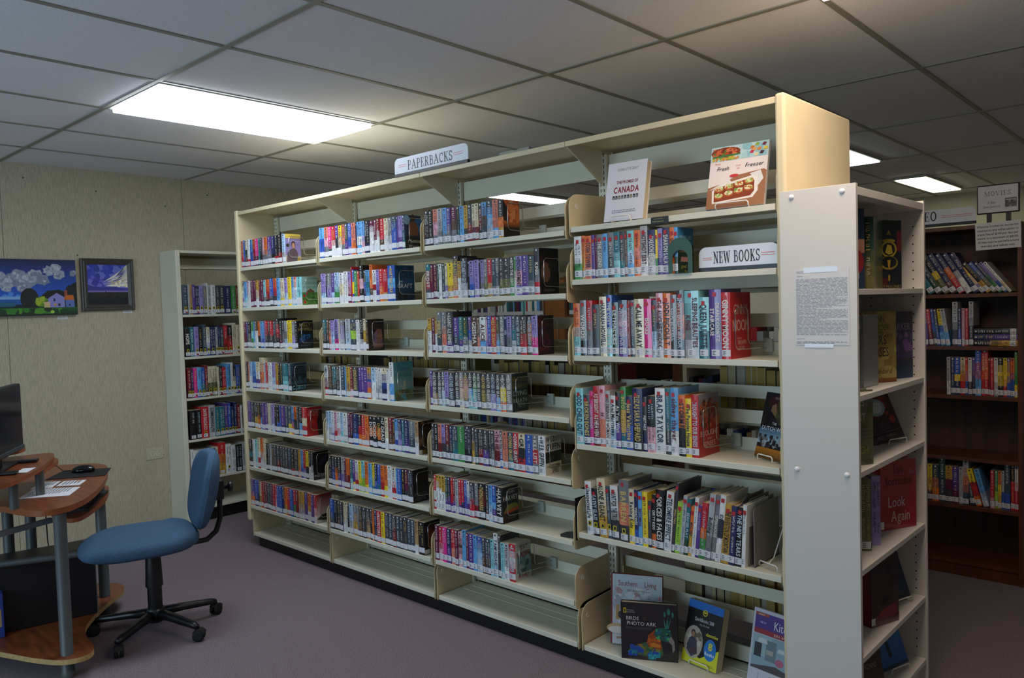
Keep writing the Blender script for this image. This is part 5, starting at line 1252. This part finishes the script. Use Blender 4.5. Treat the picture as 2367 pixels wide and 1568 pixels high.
board('base_shelf', [(.50, -.985), (.42, -.955), (.34, -.965), (.27, -1.04), (.1, -1.2), (.0, -1.5), (.4, -1.9), (.8, -1.66), (.95, -1.60), (1.05, -1.56), (1.17, -1.495), (1.205, -1.43), (1.19, -1.375), (1.13, -1.345), (1.0, -1.335), (.88, -1.305), (.77, -1.235), (.66, -1.145), (.57, -1.06)], .078, .1, MDF)
for x, y in ((1.12, -1.452), (.512, -1.085), (.285, -1.44), (.13, -1.30)):
    m = MB(); m.lathe([(.027, 0), (.027, .03), (.025, .032), (.025, .71)], 20, DM @ Matrix.Translation((x, y, 0))); m.build('leg', GREYTUBE, dk)
for x, y, z0, z1 in ((.80, -1.43, .735, .852), (1.0, -1.585, .735, .852), (.5, -1.35, .735, .832)):
    m = MB(); m.lathe([(.018, z0), (.018, z1)], 16, DM @ Matrix.Translation((x, y, 0))); m.build('post', GREYTUBE, dk)
m = MB(); m.tube([DM @ Vector(p) for p in ((.86, -1.15, .425), (.66, -1.58, .425), (.5, -1.85, .425))], .016, 10); m.build('cross_bar', GREYTUBE, dk)
m = MB(); m.box((-.02, -.012, 0), (.02, .012, .085), M=DM @ Matrix.Translation((.97, -1.41, .625)) @ rot('Z', -.55)); m.box((-.3, -.01, .0), (0, .01, .022), M=DM @ Matrix.Translation((.93, -1.43, .63)) @ rot('Z', 1.9)); m.build('slide_rail', mat('galvanised steel', '7c8288', 0.4, metal=.6), dk)

t = thing('keyboard', 'black keyboard lying on the pull out desk tray', 'keyboard', (.60, -1.19, .6205), math.radians(-31))
m = MB(); m.prism([(-.2, -.07, 0), (.2, -.07, 0), (.2, .07, 0), (.2, .07, .012), (.2, -.07, .028), (-.2, -.07, .028)][:0] or [(-.2, -.07, 0), (-.2, .07, 0), (-.2, .07, .012), (-.2, -.07, .026)], (.4, 0, 0)); m.build('case', BLACK, t)
m = MB()
for r_ in range(5):
    for c_ in range(18):
        x, y = -.185 + c_ * .0208, .045 - r_ * .022; z = .012 + (.07 - y) * .1
        m.box((x, y - .008, z), (x + .017, y + .008, z + .006))
m.build('keys', BLACK, t)
t = thing('mouse_pad', 'black mouse pad near the rounded desk corner', 'mouse pad', (0, 0, .7352))
m = MB(); m.prism([(.42, -.99, 0), (.60, -1.085, 0), (.455, -1.31, 0), (.30, -1.19, 0)], (0, 0, .003)); m.build('pad', RUBBER, t)
t = thing('computer_mouse', 'glossy black computer mouse on the mouse pad', 'mouse', (.415, -1.125, .7385), math.radians(50))
m = MB()
for k, (z, s_) in enumerate(((0, .92), (.008, 1.0), (.018, .95), (.027, .78), (.033, .5), (.036, .18))):
    m.v += [(.058 * s_ * math.cos(a) + .004 * k * .3, .031 * s_ * math.sin(a), z) for a in [2 * math.pi * i / 20 for i in range(20)]]
for k in range(5):
    for i in range(20):
        j = (i + 1) % 20; m.f.append((k * 20 + i, k * 20 + j, k * 20 + 20 + j, k * 20 + 20 + i)); m.c.append((0, 0, 0)); m.sm.append(True); m.m.append(0)
m.f.append(tuple(range(100, 120))); m.c.append((0, 0, 0)); m.sm.append(True); m.m.append(0)
m.build('shell', mat('glossy black plastic', '0c0d12', 0.15), t)
m = MB(); m.tube([(-.058, 0, .012), (-.10, .01, .008), (-.15, .05, .03), (-.19, .03, .02), (-.17, -.03, .012), (-.22, -.05, .03), (-.26, -.02, .012)], .0022, 6); m.build('cord', RUBBER, t)
for lab, P in (('white printed sheet lying on the desk edge nearest the camera', ((.777, -1.256), (.93, -1.353), (.805, -1.52), (.639, -1.418))), ('small white card between the mouse pad and the printed sheet', ((.552, -1.27), (.678, -1.348), (.621, -1.42), (.491, -1.336))), ('small cream card with an orange logo by the desk edge', ((.63, -1.18), (.731, -1.245), (.66, -1.325), (.565, -1.261)))):
    t = thing('paper_sheet', lab, 'paper', (P[0][0], P[0][1], .7352))
    Q = [(a - P[0][0], b - P[0][1], 0) for a, b in P]
    m = MB(); m.prism(Q[::-1], (0, 0, .0008)); m.build('sheet', mat('bright white paper', 'e4e8ee', 0.6), t)
    u = Vector(Q[1]) - Vector(Q[0]); v = Vector(Q[0]) - Vector(Q[3])
    m = MB(); draw(m, frame((Q[3][0], Q[3][1], .0009), u, v - u * (v.dot(u) / u.dot(u))), u.length * .9, v.length * .95, [('l', .12, .1, .88, .9, '70747c', 12 if 'printed sheet lying' in lab else 5)] + ([('r', .18, .6, .32, .8, 'd08a3c')] if 'logo' in lab else [])); m.build('print', VPRINT, t)
t = thing('paper_sheet', 'small white card on the raised monitor shelf', 'paper', (.89, -1.506, .8702), math.radians(-33))
m = MB(); m.box((-.06, -.03, 0), (.05, .02, .0008)); m.build('sheet', MATS['bright white paper'], t)
t = thing('computer_monitor', 'black flat computer monitor at the edge of the desk shelf', 'monitor', matrix=Matrix.Translation((.60, -1.433, .872)) @ rot('Z', math.radians(-30.8)))
m = MB(); m.box((0, -.035, .075), (.47, 0, .362)); bevel(m.build('housing', BLACK, t), .006, 2)
m = MB(); m.box((.018, .0, .104), (.452, .0008, .345)); m.build('screen', mat('dark glass screen', '08090b', 0.12), t)
m = MB(); m.box((.0, -.03, .055), (.47, .006, .08)); bevel(m.build('chin', mat('dark grey gloss', '2a3038', 0.25), t), .008, 3)
m = MB(); m.box((.20, -.05, .008), (.27, -.03, .2)); m.build('stand_neck', BLACK, t)
m = MB(); m.box((.06, -.09, 0), (.40, .0, .010)); m.box((.05, -.01, 0), (.09, .075, .012)); m.box((.34, -.01, 0), (.38, .075, .012)); bevel(m.build('stand_foot', BLACK, t), .004, 2)
t = thing('computer_tower', 'black desktop computer tower standing on the desk base shelf', 'computer', matrix=Matrix.Translation((.73, -1.195, .1005)) @ rot('Z', math.radians(-102.8)))
m = MB(); m.box((0, -.19, 0), (.42, 0, .32)); bevel(m.build('case', BLACK, t), .004, 2)
m = MB(); m.box((-.004, -.185, .01), (0, -.005, .31)); m.build('front_panel', mat('matt black panel', '0b0b0d', 0.5), t)
m = MB(); m.box((-.002, -.001, .005), (.0, .001, .315)); m.build('edge_strip', mat('silver strip', '8a8c8c', 0.3, metal=.5), t)
t = thing('storage_box', 'blue box with a tan label beside the computer tower', 'box', (.62, -1.66, .1005), math.radians(-12))
m = MB(); m.box((-.06, -.1, 0), (.06, .1, .2)); bevel(m.build('box', mat('blue card', '2a3c8a', 0.5), t), .003); m = MB(); m.box((.0602, -.07, .05), (.0606, .09, .13)); m.build('label', mat('tan label', 'a08a60', 0.6), t)
t = thing('cable', 'black cables hanging in a loop under the desk', 'cable', (.35, -1.45, 0))
m = MB()
for k in range(3):
    m.tube([(.13 + .02 * k, -.1, .70), (.10, -.13 - .02 * k, .5), (.14, -.2, .36 + .02 * k), (.22, -.22, .34), (.26, -.16, .42), (.2, -.1, .50), (.14, -.13, .42), (.16 + .03 * k, -.24, .12)], .004, 6)
m.tube([(.0, .16, .69), (-.02, .17, .4), (.0, .18, .22), (.12, .10, .106), (.3, .0, .106)], .003, 6)
m.build('cord', RUBBER, t)

# ------------------------------------------------------------------ task chair
ch = thing('task_chair', 'blue grey fabric task chair with black five star base facing the desk', 'chair', (.927, -1.0, 0), math.radians(254))
def ring(m, P):
    b = len(m.v); m.v += P; return b
def loft(m, rings, cap=True):
    n = len(rings[0]); b0 = len(m.v)
    for r_ in rings: m.v += [tuple(p) for p in r_]
    for k in range(len(rings) - 1):
        for i in range(n):
            j = (i + 1) % n
            m.f.append((b0 + k * n + i, b0 + k * n + j, b0 + (k + 1) * n + j, b0 + (k + 1) * n + i))
    if cap:
        m.f.append(tuple(b0 + i for i in range(n))[::-1]); m.f.append(tuple(b0 + (len(rings) - 1) * n + i for i in range(n)))
    k = len(m.f) - len(m.c); m.c += [(.5, .5, .5)] * k; m.sm += [True] * k; m.m += [0] * k
def sup(a, b, e, n=40):
    out = []
    for i in range(n):
        t_ = 2 * math.pi * i / n; c, s = math.cos(t_), math.sin(t_)
        out.append((a * math.copysign(abs(c) ** (2 / e), c), b * math.copysign(abs(s) ** (2 / e), s)))
    return out
m = MB(); R_ = []
for z, s_ in ((.0, .80), (.002, .9), (.016, .975), (.036, 1.0), (.055, .985), (.070, .93), (.079, .82), (.083, .6), (.082, .3), (.081, .05)):
    rr = []
    for x, y in sup(.262 * s_, .242 * s_, 2.9):
        xx = x + .055
        zz = .418 + z - (max(0, xx - .12) ** 2) * .9 * (z / .083) - .02 * (1 - abs(y) / .25) * (z / .083) * (1 if xx < .15 else .4) * s_ + (.012 if xx < -.1 else 0) * (z / .083)
        rr.append((xx, y, zz))
    R_.append(rr)
loft(m, R_); m.build('seat', FABRIC, ch)
# back rest: shield shape, slightly curved and leaning back
m = MB(); R_ = []
def backpt(u, v, d):
    lean = math.radians(13)
    x = -d + .05 * (u / .2) ** 2 * (1 if True else 0)
    x += -.02 * math.sin(max(0, min(1, v / .38)) * math.pi)
    z = v
    return (-.175 + x * math.cos(lean) - z * math.sin(lean), u, .475 + z * math.cos(lean) + x * math.sin(lean))
for d, s_ in ((-.002, .05), (-.001, .5), (.001, .78), (.006, .92), (.016, .985), (.028, 1.0), (.0335, .99), (.036, 1.012), (.039, 1.012), (.0415, .99), (.048, .985), (.058, .93), (.064, .8), (.067, .5), (.068, .05)):
    rr = []
    for u, v in sup(.205 * s_, .195 * s_, 2.7):
        u *= .86 + .16 * (v + .195) / .39 if v < .1 else .98
        rr.append(backpt(u, v + .2, d))
    R_.append(rr)
loft(m, [r_[::-1] for r_ in R_]); m.build('backrest', FABRIC, ch)
m = MB(); m.tube([(-.02, 0, .405), (-.16, 0, .40), (-.25, 0, .405), (-.295, 0, .44), (-.315, 0, .50), (-.318, 0, .60), (-.332, 0, .68)], [.012, .013, .014, .014, .013, .013, .012], 10); m.build('back_bar', BLACK, ch)
m = MB(); m.box((-.335, -.035, .60), (-.295, .035, .70)); bevel(m.build('back_mount', BLACK, ch), .006, 2)
m = MB(); m.lathe([(.010, 0), (.010, .025), (.024, .027), (.027, .04), (.022, .048)], 16, Matrix.Translation((-.332, 0, .655)) @ rot('Y', -math.pi / 2)); m.build('back_knob', BLACK, ch)
m = MB(); m.lathe([(.024, -.035), (.027, -.028), (.024, -.02), (.009, -.018), (.009, .012)], 16, Matrix.Translation((-.10, -.06, .405))); m.build('height_knob', BLACK, ch)
m = MB(); m.box((-.12, -.07, .398), (.10, .07, .42)); bevel(m.build('seat_plate', BLACK, ch), .006, 2)
m = MB(); m.lathe([(.022, .385), (.022, .402)], 16); m.build('gas_lift', mat('dark steel', '2c2c30', .3, metal=.8), ch)
m = MB(); m.lathe([(.040, .225), (.040, .23), (.034, .38), (.030, .39)], 20); m.build('column_cover', BLACK, ch)
m = MB(); m.lathe([(.033, .05), (.033, .24)], 20); m.build('column', BLACK, ch)
m = MB(); m.lathe([(.040, .062), (.047, .075), (.047, .105), (.038, .118)], 20); m.build('hub', BLACK, ch)
for a in (83, 15, -56, -132, 156):
    A = math.radians(a - 254); c, s = math.cos(A), math.sin(A)
    m = MB(); R_ = []
    for r_, z, w_, h in ((.03, .094, .026, .034), (.12, .090, .022, .03), (.22, .080, .018, .026), (.268, .076, .017, .024), (.29, .070, .013, .018)):
        R_.append([(r_ * c - q * s, r_ * s + q * c, z + p) for q, p in ((-w_, -h * .5), (w_, -h * .5), (w_ * .9, h * .2), (w_ * .5, h * .5), (-w_ * .5, h * .5), (-w_ * .9, h * .2))])
    loft(m, R_); leg = m.build('leg', BLACK, ch)
    T_ = Matrix.Translation((.28 * c, .28 * s, 0)) @ rot('Z', A + .6)
    m = MB()
    m.lathe([(.006, .05), (.006, .072)], 10, T_)
    for q in (-.013, .013):
        m.lathe([(.016, -.008), (.0265, -.0065), (.0275, 0), (.0265, .0065), (.016, .008)], 18, T_ @ Matrix.Translation((.012, q, .0275)) @ rot('X', math.pi / 2))
    m.prism([T_ @ Vector((.012 + .031 * math.cos(b), -.02, .0275 + .031 * math.sin(b))) for b in [math.radians(20 + 16 * i) for i in range(9)]], (T_.to_3x3() @ Vector((0, .04, 0))))
    m.build('caster', RUBBER, leg, matrix=Matrix())
